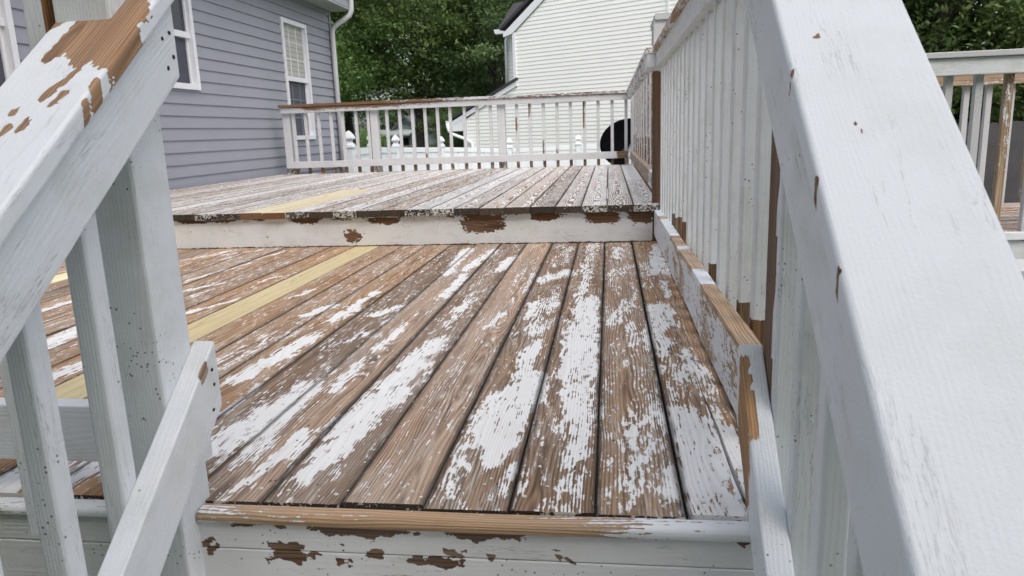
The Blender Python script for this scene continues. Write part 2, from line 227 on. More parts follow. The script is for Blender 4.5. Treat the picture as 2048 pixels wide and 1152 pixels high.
LCAP_SPOTS = [(-0.925, -0.079, -0.886, -0.056, 0.014), (-0.925, -0.05, -0.839, -0.051, 0.014), (-0.861, -0.066, -0.869, -0.143, 0.01), (-0.844, -0.069, -0.862, -0.127, 0.014), (-0.822, -0.075, -0.84, -0.137, 0.01), (-0.811, -0.06, -0.813, -0.138, 0.022), (-0.79, -0.058, -0.788, -0.143, 0.016), (-0.775, -0.105, -0.78, -0.158, 0.012), (-0.804, -0.147, -0.816, -0.197, 0.005), (-0.772, -0.095, -0.763, -0.119, 0.006), (-0.821, -0.2, -0.83, -0.219, 0.008), (-0.804, -0.215, -0.808, -0.228, 0.007), (-0.855, -0.238, -0.854, -0.242, 0.006), (-0.825, -0.256, -0.825, -0.265, 0.007), (-0.845, -0.268, -0.846, -0.274, 0.008), (-0.923, -0.067, -0.928, -0.093, 0.008)]
LOWER_SPOTS, FASCIA_SPOTS, RISER_SPOTS, LCAP_SPOTS = (np.array(a, dtype=float) for a in (LOWER_SPOTS, FASCIA_SPOTS, RISER_SPOTS, LCAP_SPOTS))
def ragged(Wd, amp, fr):
    N_ = lambda k: np.array([mnoise.noise((float(p[0])*fr+k, float(p[1])*fr*.5, float(p[2])*fr+k))+.5*mnoise.noise((float(p[0])*fr*2.3, float(p[1])*fr*1.2+k, float(p[2])*fr*2.3)) for p in Wd])
    return np.stack([N_(0.), N_(7.7), N_(3.1)], 1)*amp
def seg_cov(spots, along=.45, gain=.72, rag=.016, fr=32.):
    def f(Wd):
        Wd = Wd+ragged(Wd, rag, fr)*np.array([1, 2.2, 1]); P = Wd[:, :2]; out = np.zeros(len(P))
        for s in spots:
            a, b, hw, st = s[0:2], s[2:4], s[4], (s[5] if len(s) > 5 else 1.)
            d = b-a; L2 = d@d+1e-9; t = np.clip((P-a)@d/L2, 0, 1); q = P-(a+t[:, None]*d); e = np.hypot(q[:, 0], q[:, 1]*along)/hw
            out = np.maximum(out, st*gain*np.clip(1.15*(1-e*e), 0, 1))
        return out
    return f
def rect_cov(spots, ax, soft=.016, amp=1.25):
    def f(Wd):
        Wd = Wd+ragged(Wd, .011, 55.)*np.array([2, 1, .7]); out = np.zeros(len(Wd))
        for x0, z0, x1, z1 in spots:
            cx, cz, hx, hz = (x0+x1)/2, (z0+z1)/2, abs(x1-x0)/2, abs(z1-z0)/2
            d = (np.abs(Wd[:, ax]-cx)/(hx*1.12))**2.2+(np.abs(Wd[:, 2]-cz)/(hz*1.2+.002))**2.2
            out = np.minimum(out, -amp*np.clip(1.3-d, 0, 1))
        return out
    return f

# ------------------------------------------------------------------ ground
def ground():
    g = NT('lawn'); P = g.n('TexCoord').outputs['Object']; a = g.noise(P, 1.2, 6., .65); b = g.noise(P, 40., 3.)
    g.put(g.base(), g.mix(g.math('ADD', g.math('MULTIPLY', a, .6), g.math('MULTIPLY', b, .4)), (.025, .05, .012, 1), (.075, .12, .03, 1))); g.b.inputs['Roughness'].default_value = .95
    g.put(g.b.inputs['Normal'], g.bump(b, 1., .03))
    n = 60; V = []; F = []
    xs = np.sinh(np.linspace(-4.2, 4.2, n))*12
    for y in xs:
        for x in xs: V.append((x, y+10, -1.0+.12*mnoise.noise((x*.07, y*.07, 0)) - .0*x))
    for i in range(n-1):
        for j in range(n-1): F.append((i*n+j, i*n+j+1, (i+1)*n+j+1, (i+1)*n+j))
    props(mesh_obj('lawn_ground', V, F, g.m, smooth=True), 'green lawn around the decks and houses', kind='structure')
ground()
props(mesh_obj('under_deck_shade_sheet', [(-4.1, -.1, -.84), (.2, -.1, -.84), (.2, 7.4, -.84), (-4.1, 7.4, -.84)], [(0, 1, 2, 3)], M_under_shade), 'dark sheet under the decks, its colour standing in for the shade there', kind='structure')  # dark sheet below the board gaps, under-deck shade put into its colour

# ------------------------------------------------------------------ decks
edges = [.147, 0., -.1437, -.2874, -.4311, -.5748, -.7185, -.8622]
while edges[-1] > -4.0: edges.append(edges[-1]-.1405)
edges[2] += -.0011; edges[4] -= .0013; edges[5] -= .0023
lower_deck = thing('lower_deck', (-1.9, 1.4, 0), 'lower wooden deck with peeling white paint on weathered brown boards', 'deck')
lcov = seg_cov(LOWER_SPOTS)
LX = edges; nails = []
for k in range(len(LX)-1):
    x1, x0 = LX[k], LX[k+1]; gap = random.uniform(.002, .0045) if k < 6 else random.uniform(.001, .0025); w = x1-x0-gap; xc = (x0+x1)/2; y0 = random.uniform(-.004, .006); dz = random.uniform(-.0015, .0015)
    new = k in (11, 20); near = k < 18; off = [0, .05, -.05, 0, -.02, .04, -.03, .02][k % 8]
    if k == 0:      # the outermost board is split from its end for 0.7 m
        sx, sy = .092, .73; Z0, Z1 = -.036, dz
        nx, ny = 16, 230; V = []; F = []
        ys = np.linspace(y0, 2.91, ny+1)
        xs = np.linspace(x0+gap, sx, 9).tolist()+np.linspace(sx, x1, 7).tolist(); n = len(xs)
        for y in ys:
            op = max(0, (sy-y)/sy)*.0045+(.0006 if y < sy else 0); bend = .012*max(0, 1-y/sy)**2
            for j, x in enumerate(xs):
                xx = x+(-op if j == 8 else op if j == 9 else 0)+(bend if j in (8, 9) else 0)-.004*mnoise.noise((y*4, 0, 0))*(j in (8, 9)); V.append((xx, y, Z1 - (.002*(1-y/sy) if (j > 8 and y < sy) else 0)))
        m = (ny+1)*n
        V += [(v[0], v[1], Z0) for v in V]
        for i in range(ny):
            for j in range(n-1):
                if j == 8 and ys[i+1] > sy: pass
                elif j == 8: continue
                a = i*n+j; F += [(a, a+1, a+n+1, a+n), (m+a, m+a+n, m+a+n+1, m+a+1)]
            for j, fl in ((0, 0), (n-1, 1), (8, 1), (9, 0)):
                if j in (8, 9) and ys[i+1] > sy: continue
                a = i*n+j; q = (a, a+n, m+a+n, m+a); F.append(q[::-1] if fl else q)
        for j in range(n-1):
            if j != 8: F += [(j, m+j, m+j+1, j+1)]
            a = ny*n+j; F += [(a, a+1, m+a+1, m+a)]
        # into the board's own frame: grain along local x
        mw = Matrix(((0, -1, 0, xc), (1, 0, 0, y0), (0, 0, 1, -.018), (0, 0, 0, 1))); iv = mw.inverted()
        Wd = np.array(V); o = mesh_obj('deck_board', [iv @ Vector(v) for v in V], F, M_deck, lower_deck, mw)
        at = o.data.attributes.new('cov', 'FLOAT', 'POINT'); at.data.foreach_set('value', (lcov(Wd)-.10).astype(np.float32)); o['label'] = 'outermost board with a long split at its near end'
    else:
        o = lumber('deck_board', (xc, y0, -.018+dz), (xc, 2.91, -.018+dz), w, .036, M_new if new else M_deck, lower_deck, nl=(240 if near and not new else 24), nw=(14 if near and not new else 1), r=.003, warp=.0016,
                   cov=None if new else (lambda Wd, off=off: lcov(Wd)+off), endmat=None if new else M_end)
        if new: o['label'] = 'new unpainted yellow board'
    for yy in (.04, .45, 1.4, 2.4):
        for fx in (.2, .8): nails.append((x0+gap+fx*w+random.uniform(-.012, .012), yy+random.uniform(-.012, .012), .0006+dz))
def nail_mesh(pts, parent, r=.0042):
    V = []; F = []
    for p in pts:
        b = len(V); t0 = random.random()
        for rr, h in ((r, 0), (r*.8, .0016)):
            for j in range(8): V.append((p[0]+rr*math.cos(t0+j*math.pi/4), p[1]+rr*math.sin(t0+j*math.pi/4), p[2]+h))
        F += [(b+j, b+(j+1) % 8, b+8+(j+1) % 8, b+8+j) for j in range(8)]+[tuple(b+8+j for j in range(8))]
    o = mesh_obj('nail_heads', V, F, M_nail, parent); o['kind'] = 'stuff'
nail_mesh(nails, lower_deck)
# rim: rounded edge strip, fascia boards
def strip_cov(Wd):
    x = Wd[:, 0]; return np.interp(x, [-.82, -.75, -.55, -.3, -.2, -.12, -.02, .1], [-.1, -.35, -.42, -.40, -.32, -.08, .25, .5])+.25*(Wd[:, 2] > -.004)*np.exp(-((x+.68)/.12)**2)
lumber('edge_strip', (-.817, -.0215, -.0125), (.123, -.0215, -.0125), .038, .023, M_trim, lower_deck, nl=220, nw=5, ntk=4, r=.0105, seg=5, cov=strip_cov, warp=.003)
lumber('edge_strip', (-4.05, -.0215, -.0125), (-.912, -.0215, -.0125), .038, .023, M_trim, lower_deck, nl=60, nw=2, ntk=2, r=.0105, seg=5, cov=lambda w: .12+0*w[:, 0], warp=.003)
fcov = rect_cov(FASCIA_SPOTS, 0)
for z0, z1, yy in ((-.072, -.022, -.0155), (-.172, -.0735, -.0160), (-.35, -.175, -.0157)):
    lumber('fascia_board', (-4.05, yy, (z0+z1)/2), (.12, yy, (z0+z1)/2), z1-z0, .03, M_fascia, lower_deck, up=(0, -1, 0), nl=700 if z1 > -.15 else 10, nw=10 if z1 > -.15 else 1, cov=fcov, r=.002)
box('rim_shade_panel', (-4.05, .02, -.36), (.10, .05, -.045), M_dark, lower_deck)  # dark panel added behind the fascia, gap shade put into its colour
box('rim_board', (.100, .05, -.24), (.130, 2.9, -.040), M_worn, lower_deck)

upper_deck = thing('upper_deck', (-1.9, 5.1, .2), 'upper deck one step higher, boards half covered in flaking white paint', 'deck')
ux = .151; k = 0
while ux > -4.0:
    w = .1405; x0 = ux-w; xc = ux-w/2; y0 = 2.886+random.uniform(-.005, .005); zt = .206+random.uniform(-.0015, .0015)
    new = -2.24 < xc < -1.94; c = random.uniform(-.24, .22) if k > 2 else (.12, -.02, .1)[k]
    mat = M_new if new else M_upper
    def ucov(Wd, c=c, k=k):
        y = Wd[:, 1]; o_ = np.full(len(y), c)
        if k == 0: o_ += np.where((y > 4.9) & (y < 7), .5, 0)
        return o_+.12*np.clip((y-5)/2, 0, 1)
    ye = 4.6 if new else 7.40
    if new: lumber('deck_board', (xc, 4.605, zt-.018), (xc, 7.40, zt-.018), w-.004, .036, M_upper, upper_deck, nl=20, r=.003, warp=.002, cov=ucov, endmat=M_end)
    o = lumber('deck_board', (xc, y0, zt-.018), (xc, ye, zt-.018), w-random.uniform(.003, .006), .036, mat, upper_deck, nl=30, r=.003, warp=.002, cov=ucov, endmat=M_end if mat is M_upper else M_brown)
    if mat is M_new: o['label'] = 'new unpainted yellow board'
    ux -= w; k += 1
rk = rect_cov([r for r in RISER_SPOTS if r[3] > .02], 0)
lumber('riser_board', (-4.05, 2.927, .083), (.112, 2.927, .083), .168, .03, M_fascia, upper_deck, up=(0, -1, 0), nl=700, nw=16, r=.002,
       cov=lambda w: np.minimum(rk(w)-.5*np.clip((w[:, 2]-.142)/.02, 0, 1), -1.3*np.clip((.009-w[:, 2])/.009, 0, 1)))
box('rim_shade_panel', (-4.05, 2.96, -.36), (.10, 2.99, .165), M_dark, upper_deck)  # same kind of dark panel behind the riser, painted as shade
for x0, x1, y0, y1 in ((.100, .130, 3.0, 7.38), ): box('rim_board', (x0, y0, -.05), (x1, y1, .165), M_worn, upper_deck)
box('rim_board', (-4.05, 7.345, -.05), (.098, 7.385, .165), M_worn, upper_deck)

# ------------------------------------------------------------------ stair railings
def stair_rail(name, label, xi, sgn, capx, ztop, kcap, yend, face_top, kf, bot_top, kb, bot_y, post, bals, capspots=None, posttop=1.0, botlen=.95):
    """xi: inner face of the rails, sgn: +1 when the outside is towards +x"""
    t = thing(name, ((post[0]+post[1])/2, (post[2]+post[3])/2, -.4), label, 'stair railing')
    xc = xi+sgn*.019; ylow = -1.02
    def sloped(nm, ztopf, k, ye, w, mat, yl, **kw):
        th = math.atan(k); zc = lambda y: ztopf(y)-w/2/math.cos(th)
        return lumber(nm, (xc, ye, zc(ye)), (xc, yl, zc(yl)), w, .038, mat, t, up=(1, 0, 0), cut0=math.tan(th), cut1=math.tan(th), **kw)
    fcv = None
    if sgn < 0:
        def fcv(w): d = np.hypot((w[:, 1]+.208)/.03, (w[:, 2]-.688)/.03); return -1.3*np.clip(1.2-d, 0, 1)*0
    sloped('face_rail', face_top, kf, yend, .089, M_paint, ylow, nl=60, nw=4)
    def bcv(w):
        w = w+ragged(w, .005, 60.)
        return -1.5*np.exp(-((w[:, 1]-.02)/.07)**2)*(w[:, 0] < xi+.016) if sgn > 0 else -1.2*np.exp(-((w[:, 1]+.02)/.02)**2)*(w[:, 0] > xi-.004)*(np.abs(w[:, 2]-bot_top(w[:, 1])) < .02)
    sloped('bottom_rail', bot_top, kb, bot_y, .089, M_paint, -botlen, nl=150, nw=8, ntk=6, cov=bcv)
    th = math.atan(kcap); c_, s_ = math.cos(th), math.sin(th); xm = (capx[0]+capx[1])/2; ym = yend
    a = Vector((xm, ym, ztop(ym)))-Vector((0, -s_, c_))*.014; b = Vector((xm, ylow, ztop(ylow)))-Vector((0, -s_, c_))*.014
    cv = None
    if capspots is not None:
        cs2 = capspots.copy(); cs2[:10, 4] *= 1.45; cs2[10:, 4] *= 1.15; sc = seg_cov(cs2, along=.8, gain=1., rag=.004, fr=120.)
        def cv(w):
            e = np.hypot((w[:, 0]+.770)/.0085, (w[:, 1]+.198)/.015); f = np.hypot((w[:, 0]+.766)/.008, (w[:, 1]+.222)/.014)
            d = np.where(w[:, 1] > -.07, 1.1*((w[:, 0] < -.785)), 0)
            return -1.6*np.maximum(np.maximum(sc(w), d), np.maximum(np.clip(1.3-e, 0, 1), np.clip(1.2-f, 0, 1)))
    else:
        def cv(w):
            w = w+ragged(w, .0018, 300.); o_ = np.zeros(len(w))
            for x, y, rx, ry in ((.118, -.176, .0065, .0035), (.083, -.222, .003, .005), (.081, -.345, .002, .006), (.081, -.43, .002, .004), (.134, -.3, .0016, .005), (.130, -.29, .0022, .003)):
                o_ = np.minimum(o_, -1.6*np.clip(1.4-np.hypot((w[:, 0]-x)/rx, (w[:, 1]-y)/ry), 0, 1))
            return o_
    lumber('cap_board', a, b, capx[1]-capx[0], .028, M_cap, t, up=(0, -s_, c_), nl=260, nw=40, ntk=3, r=.006, seg=4, cov=cv, cut0=0, warp=.002)
    lumber('post', ((post[0]+post[1])/2, (post[2]+post[3])/2, -1.0), ((post[0]+post[1])/2, (post[2]+post[3])/2, posttop), post[1]-post[0], post[3]-post[2], M_speck, t, up=(0, 1, 0), r=.005, nl=60, nw=8, ntk=8,
           cov=(lambda w: -2.2*((w[:, 0] < post[0]+.004) & (w[:, 2] > .12) & (w[:, 1]+.006*np.sin(w[:, 2]*37) > post[2]+.024))) if sgn > 0 else None)
    for y in bals:
        x0 = xi+sgn*.038; zb = bot_top(y)-.16; zt = face_top(y)-.005
        lumber('baluster', (x0+sgn*.0175, y+.0175, zb), (x0+sgn*.0175, y+.0175, zt), .035, .035, M_speck, t, up=(0, 1, 0), r=.006, seg=3)
    lumber('newel_post', (xc+sgn*.064, -1.1, -1.0), (xc+sgn*.064, -1.1, .05), .089, .089, M_paint, t, up=(0, 1, 0), r=.005)
    return t
M_cap = peel('cap_board_paint', .85, paint=WHITE, a_big=.35, a_mid=1.2, a_fine=.6, tele=.12, wood=((.17, .09, .045), (.40, .235, .125)), greyness=.4, hair=.3, ringf=240., rb=.3, rough=.45, dirt=.3, paint_relief=.8, big=(7, 20), mid=(40, 90))
left_stairs = stair_rail('stair_railing', 'stair railing with its cap board peeled to bare wood, standing before the grey house', -.782, -1, (-.91, -.77), lambda y: .729+.79*(y+.148), .79, .018,
    lambda y: .818+.785*(y-.011), .785, lambda y: .269+.83*(y-.006), .83, .022, (-.909, -.82, -.075, .015), (-.199, -.322, -.445, -.568), LCAP_SPOTS)
right_stairs = stair_rail('stair_railing', 'stair railing with a wide smooth white sloping cap board, in front of the landing', .088, 1, (.08, .227), lambda y: .754+.861*(y+.118), .861, .075,
    lambda y: .734+.871*(y-.053)+.118, .871, lambda y: .258+.95*(y-.09), .95, .09, (.127, .216, .0, .089), (-.135, -.263, -.391, -.519), None, posttop=.9)
# the steps under the viewer
steps = thing('wooden_steps', (-.35, -.6, -1), 'worn wooden steps leading up to the lower deck', 'steps')
for i in range(4):
    for j in (0, 1): lumber('tread', (-.80, -.100-.245*i-.125*j, -.205-.19*i), (.09, -.100-.245*i-.125*j, -.205-.19*i), .12, .034, M_upper, steps, nl=8, cov=lambda w: .2+0*w[:, 0])
for xx in (-.80, .075): prism('stringer', [(xx, -.03, -.24), (xx, -1.1, -1.05), (xx, -.85, -1.05), (xx, -.03, -.50)], (.035, 0, 0), M_paint, steps)

# loose flakes of paint and crumbs of wood lying on the lower deck
def litter(name, label, n, mat, smin, smax):
    V = []; F = []
    for i in range(n):
        x = random.uniform(-.85, .12) if random.random() < .7 else random.uniform(-2.6, .12); y = .02+2.8*random.random()**1.6; s_ = random.uniform(smin, smax); a0 = random.uniform(0, 6.28); b = len(V); m = random.randint(5, 7); el = random.uniform(.45, 1.)
        cx, cy = x, y
        for lev in (0, 1):
            for j in range(m):
                a = 2*math.pi*j/m; r = s_*(.65+.35*math.sin(j*2.7+i)); u, v = r*math.cos(a), r*el*math.sin(a)
                V.append((cx+u*math.cos(a0)-v*math.sin(a0), cy+u*math.sin(a0)+v*math.cos(a0), .0022+lev*.0009+.35*abs(v)*(s_ > .004)))
        F += [tuple(b+m+j for j in range(m)), tuple(b+j for j in range(m))[::-1]]+[(b+j, b+(j+1) % m, b+m+(j+1) % m, b+m+j) for j in range(m)]
    props(mesh_obj(name, V, F, mat), label, kind='stuff')
litter('paint_flakes', 'loose flakes of white paint scattered on the lower deck boards', 260, plain('loose_paint_flake', (.78, .78, .77), .5), .0018, .0055)
litter('wood_crumbs', 'small dark crumbs of wood and dirt on the lower deck boards', 260, plain('dark_crumb', (.05, .032, .02), .9), .0012, .0042)
def plugs(pts, parent, ax, r=.0035):
    """nail holes: little dark sockets set on a face"""
    for p in pts:
        n = 8; V = []; F = []
        for j in range(n):
            a = 2*math.pi*j/n; rr = r*random.uniform(.8, 1.15); d = (0, rr*math.cos(a), rr*math.sin(a)) if ax == 0 else (rr*math.cos(a), 0, rr*math.sin(a)); V.append(Vector(p)+Vector(d))
        s = 1 if ax == 0 and p[0] > -.9 else -1; o_ = Vector((.0006*s, 0, 0)) if ax == 0 else Vector((0, -.0006, 0))
        V = [v+o_ for v in V]+[v-o_*3 for v in V]
        F = [tuple(range(n)), tuple(range(2*n-1, n-1, -1))]+[(j, n+j, n+(j+1) % n, (j+1) % n) for j in range(n)]
        mesh_obj('nail_hole', V, F, M_dark, parent)
plugs([(-.782, .004, .776), (-.782, -.016, .765), (-.782, .008, .741), (-.782, -.010, .723), (-.782, .006, .211), (-.782, -.005, .170), (-.782, .004, .237)], left_stairs, 0)

# ------------------------------------------------------------------ level railings
# far railing of the upper deck
far = thing('deck_railing', (-1.9, 7.34, .2), 'far end railing of the upper deck, its top rail peeled brown, before the white house', 'railing')
def far_top(w):
    x = w[:, 0]; return np.interp(x, [-3.9, -2.9, -2.6, -2.0, -1.7, -.6, .1], [-.95, -.9, -.55, -.45, -.2, -.42, -.3])
lumber('cap_board', (-3.95, 7.345, .999), (.15, 7.345, .999), .12, .030, M_worn, far, nl=120, ntk=2, nw=2, cov=far_top, warp=.004)
lumber('top_rail', (-3.93, 7.324, .9485), (.145, 7.324, .9485), .067, .038, M_worn, far, up=(0, -1, 0), nl=160, nw=6, cov=lambda w: np.interp(w[:, 0], [-3.9, -3.75, -3.6, -2.7, -2.1, -1.8], [.3, 0, -.5, -.45, -.1, .1])+np.interp(w[:, 2], [.915, .94, .965, .985], [.45, .15, -.15, -.45]), warp=.003)
lumber('bottom_rail', (-3.92, 7.324, .318), (.09, 7.324, .318), .076, .038, M_worn, far, up=(0, -1, 0), nl=120, nw=4, cov=lambda w: np.where(w[:, 0] > -.03, -.8, .10)-.4*np.clip((w[:, 2]-.34)/.02, 0, 1)*np.exp(-((w[:, 0]+2.1)/.7)**2), warp=.003)
fb = [-3.821, -3.672, -3.512, -3.36, -3.219, -3.056, -2.908, -2.684, -2.53, -2.379, -2.23, -2.083, -1.936, -1.769, -1.622, -1.467, -1.166, -1.016, -.863, -.71, -.559, -.404, -.251, -.096, .057]
bare = {17: (.78, .93), 21: (.6, .93), 19: (.3, .4), 18: (.3, .5), 16: (.6, .75), 10: (.30, .40)}
for i, x in enumerate(fb):
    z0, z1 = bare.get(i, (0, 0)); sgn_ = random.choice((-1, 1))
    lumber('baluster', (x+.016, 7.361, .05), (x+.016, 7.361, .93), .034, .034, M_worn, far, up=(0, 1, 0), nl=24, r=.003, nw=2, ntk=2,
           cov=lambda w, z0=z0, z1=z1, x=x, i=i: np.where(w[:, 2] < .29, -.45, .22)-.12*(i % 3)-1.2*((w[:, 2] > z0) & (w[:, 2] < z1) & (w[:, 0] < x+.022)))
for x in (-3.895, -2.824, -1.33):
    lumber('post', (x, 7.39, -.95), (x, 7.39, .98), .086, .086, M_worn, far, up=(0, 1, 0), nl=30, r=.004, cov=lambda w: np.where(w[:, 2] < .29, -.35, .3))

# right railing of the upper deck
ru = thing('deck_railing', (.13, 5.1, .2), 'short weathered railing along the right side of the upper deck, flaking to brown', 'railing')
lumber('cap_board', (.106, 2.925, .997), (.106, 7.28, .997), .062, .028, M_bare, ru, nl=60, cov=lambda w: .05+0*w[:, 0], warp=.004)
lumber('top_rail', (.101, 2.93, .948), (.101, 7.28, .948), .068, .038, M_bare, ru, up=(-1, 0, 0), nl=60, nw=4, cov=lambda w: .05+.6*(w[:, 1] < 3.2), warp=.003)
lumber('bottom_rail', (.131, 3.06, .318), (.131, 7.28, .318), .088, .038, M_bare, ru, up=(-1, 0, 0), nl=60, nw=4, cov=lambda w: -.35+.45*(w[:, 1] < 3.4), warp=.003)
y = 3.16; i = 0
while y < 7.25:
    lumber('baluster', (.168, y, -.03), (.168, y, .985), .035, .035, M_worn, ru, up=(0, 1, 0), nl=24, r=.003, cov=lambda w, i=i: np.where(w[:, 2] < (.3+.25*(i % 3 == 0)), -.6, .12-.55*(i % 3 == 1))); y += .15; i += 1
lumber('post', (.168, 7.33, -.95), (.168, 7.33, .98), .086, .086, M_worn, ru, up=(0, 1, 0), nl=20, r=.004)

# right railing of the lower deck
rl = thing('deck_railing', (.15, 1.5, 0), 'white railing beside the lower deck with close upright balusters above a brown and white rail', 'railing')
lumber('post', (.1595, 2.995, -.95), (.1595, 2.995, 1.148), .089, .089, M_worn, rl, up=(0, 1, 0), nl=60, r=.004, nw=2, ntk=2, cov=lambda w: np.where(w[:, 2] < .9, -1.9, .1), label='corner post stripped to brown wood')
lumber('post_cap', (.172, 2.94, 1.164), (.172, 3.36, 1.164), .1, .030, M_worn, rl, nl=12, cov=lambda w: -.1+0*w[:, 0])
lumber('post_cap_cleat', (.172, 3.0, 1.105), (.172, 3.36, 1.105), .088, .085, M_worn, rl, nl=12, cov=lambda w: -.0+0*w[:, 0])
lumber('cap_board', (.155, .10, 1.002), (.155, 2.915, 1.002), .085, .028, M_bare, rl, nl=80, nw=2, cov=lambda w: .22-.35*(w[:, 0] < .118), warp=.003)
lumber('top_rail', (.147, .10, .948), (.147, 2.905, .948), .076, .038, M_paint, rl, up=(-1, 0, 0), nl=60, nw=3, warp=.002)
def low_cov(w):
    y = w[:, 1]; n_ = np.array([mnoise.noise((float(v)*2.3, 4.2, 0)) for v in y]); top = w[:, 2] > (.238-(y-.15)*.0237)-.012
    tops = np.select([y > 2.55, y > 2.38, y > 1.75, y > 1.45, y > 1.36, y > .95, y > .72], [.7, -.3, .7, -.9, .75, -1.0, .8], -1.0)
    return np.where(top & (w[:, 0] > .085), tops, np.where(y > 1.9, .35, .08)+.35*n_)
lumber('bottom_rail', (.119, .14, .172), (.139, 2.905, .105), .135, .038, M_bare, rl, up=(-1, 0, 0), nl=230, nw=10, ntk=5, cov=low_cov, warp=.004)
y = .30; i = 0
while y < 2.93:
    zb = {0: .25, 1: .235, 2: .10, 4: .235, 9: .26, 10: .26, 11: .25, 12: .24}.get(i, .05)
    lumber('baluster', (.1675, y+.0175, -.20), (.1675, y+.0175, .985), .035, .035, M_speck, rl, up=(0, 1, 0), nl=60, r=.0035, nw=2, ntk=2, cov=lambda w, zb=zb, i=i: np.where(w[:, 2] < zb, -1.4, .1)); y += .1505; i += 1

# railing along the front edge of the lower deck, left of the stairs
fl = thing('deck_railing', (-2.4, .03, 0), 'white railing on the front edge of the lower deck seen between the left stair balusters', 'railing')
lumber('bottom_rail', (-4.0, .034, .112), (-.83, .034, .112), .106, .038, M_paint, fl, up=(0, -1, 0), nl=40, nw=3, warp=.002)
lumber('top_rail', (-4.0, .034, .93), (-.83, .034, .93), .089, .038, M_paint, fl, up=(0, -1, 0))
lumber('cap_board', (-4.0, .02, .99), (-.912, .02, .99), .14, .028, M_worn, fl)
x = -.961
while x > -3.95:
    lumber('baluster', (x+.019, -.053, -.038), (x+.019, -.053, .972), .036, .036, M_speck, fl, up=(0, 1, 0), nl=30, r=.005, seg=3, cov=(lambda w, x=x: -2.*((w[:, 0] > x+.033) & (w[:, 2] > .5))) if x > -.97 else None); x -= .15

# the landing beyond the right railing with two railings
ld = thing('landing_deck', (2.6, 3.2, .05), 'small brown wooden landing beyond the right railings', 'deck')
for i in range(9):
    lumber('deck_board', (1.55, 2.66+.1425*i, .048), (4.6, 2.66+.1425*i, .048), .138, .034, M_upper, ld, nl=20, cov=lambda w: -.35+0*w[:, 0], warp=.002)
lumber('edge_strip', (1.55, 2.57, .052), (4.6, 2.57, .052), .03, .036, M_paint, ld); lumber('fascia_board', (1.55, 2.585, -.05), (4.6, 2.585, -.05), .15, .026, M_paint, ld, up=(0, -1, 0))
lumber('step_board', (1.60, 2.35, -.06), (4.5, 2.35, -.06), .28, .034, M_worn, ld)
for i in range(3):
    for yy in (2.62, 3.88): box('support_post', (1.7+1.3*i, yy-.045, -1.0), (1.79+1.3*i, yy+.045, .03), M_worn, ld)
def side_rail(y, label, brown, xs, x0=1.25):
    t = thing('deck_railing', (2.7, y, .05), label, 'railing')
    mt = M_bare if brown else M_speck
    lumber('cap_board', (x0, y+.03, .879), (4.6, y+.03, .879), .12, .026, M_worn if not brown else M_bare, t, nl=40, warp=.003, cov=lambda w: .1+0*w[:, 0])
    lumber('top_rail', (x0, y, .826), (4.6, y, .826), .076, .036, mt, t, up=(0, -1, 0), nl=40, nw=2, cov=(lambda w: -.35+0*w[:, 0]) if brown else None, warp=.002)
    x = xs
    k = 0
    while x < 4.5:
        lumber('baluster', (x, y+.036, -.05), (x, y+.036, .86), .034, .034, M_worn if k % 4 != 3 else M_bare, t, up=(0, 1, 0), nl=12, cov=lambda w, k=k: (.25 if k % 4 != 3 else -.3)+0*w[:, 0]); x += .1295; k += 1
    lumber('post', (4.55, y+.06, -1.), (4.55, y+.06, .86), .089, .089, M_worn, t, up=(0, 1, 0))
side_rail(2.60, 'pale green grey railing of the landing beyond the right stair railing, the nearer of two', False, 1.306)
side_rail(3.86, 'brown flaking railing at the back of the landing, in front of the dark fence', True, 1.55, 1.5)

# ------------------------------------------------------------------ grey house on the left
M_side = plain('grey_vinyl_siding', (.285, .292, .338), .48, .09, 1.6); M_soff = plain('soffit_vinyl', (.50, .52, .50), .6); M_vinyl = plain('white_vinyl', (.74, .75, .78), .35, .04)
M_gut = plain('pale_aluminium', (.60, .61, .62), .35, .06); M_shing = plain('dark_shingles', (.045, .042, .05), .9, .5, 40., .004, 90.)
M_found = plain('concrete_block', (.30, .29, .28), .9, .2, 8., .002)
def glass_mat(name, col, rough=.06, screen=False):
    g = NT(name); g.put(g.base(), c4(col)); g.b.inputs['Roughness'].default_value = rough; g.b.inputs['Specular IOR Level'].default_value = .5
    if screen:
        P = g.n('TexCoord').outputs['Object']; nz = g.noise(P, 3., 3.); g.put(g.base(), g.mix(nz, c4([x*.75 for x in col]), c4([x*1.3 for x in col])))
    return g.m
M_glass = glass_mat('dark_window_glass', (.035, .038, .055), .05); M_screen = glass_mat('insect_screen', (.06, .062, .085), .6, True)
def blind_mat():
    g = NT('window_blind'); P = g.n('TexCoord').outputs['Object']; s = g.n('SeparateXYZ'); g.put(s.inputs[0], P)
    w = g.math('FRACT', g.math('MULTIPLY', g.math('ADD', s.outputs[2], g.math('MULTIPLY', g.noise(P, 5., 2.), .012)), 17.)); g.put(g.base(), g.mix(g.sstep(w, .80, .9), (.42, .41, .37, 1), (.22, .21, .19, 1))); g.b.inputs['Roughness'].default_value = .4
    return g.m
M_blind = blind_mat()
house = thing('grey_house', (-4.3, 6, -1.0), 'house clad in lilac grey lap siding beside the deck, with white framed windows', 'house')
XW, YC, EXP = -4.12, 9.60, .1135
wins = [(2.55, 3.635, .85, 2.12), (4.95, 5.91, 1.12, 2.14), (7.935, 8.71, .612, 2.095)]
def course(z0, z1, zb, y0, y1):
    """piece of one lap: bottom edge proud of the top; z0..z1 is the part built of the course starting at zb"""
    fx = lambda z: XW+.015-.013*(z-zb)/EXP
    pts = [(XW-.02, y0, z0), (fx(z0), y0, z0), (fx(z1), y0, z1), (XW-.02, y0, z1)]
    prism('siding_course', pts, (0, y1-y0, 0), M_side, house)
zb = 1.893-EXP*20
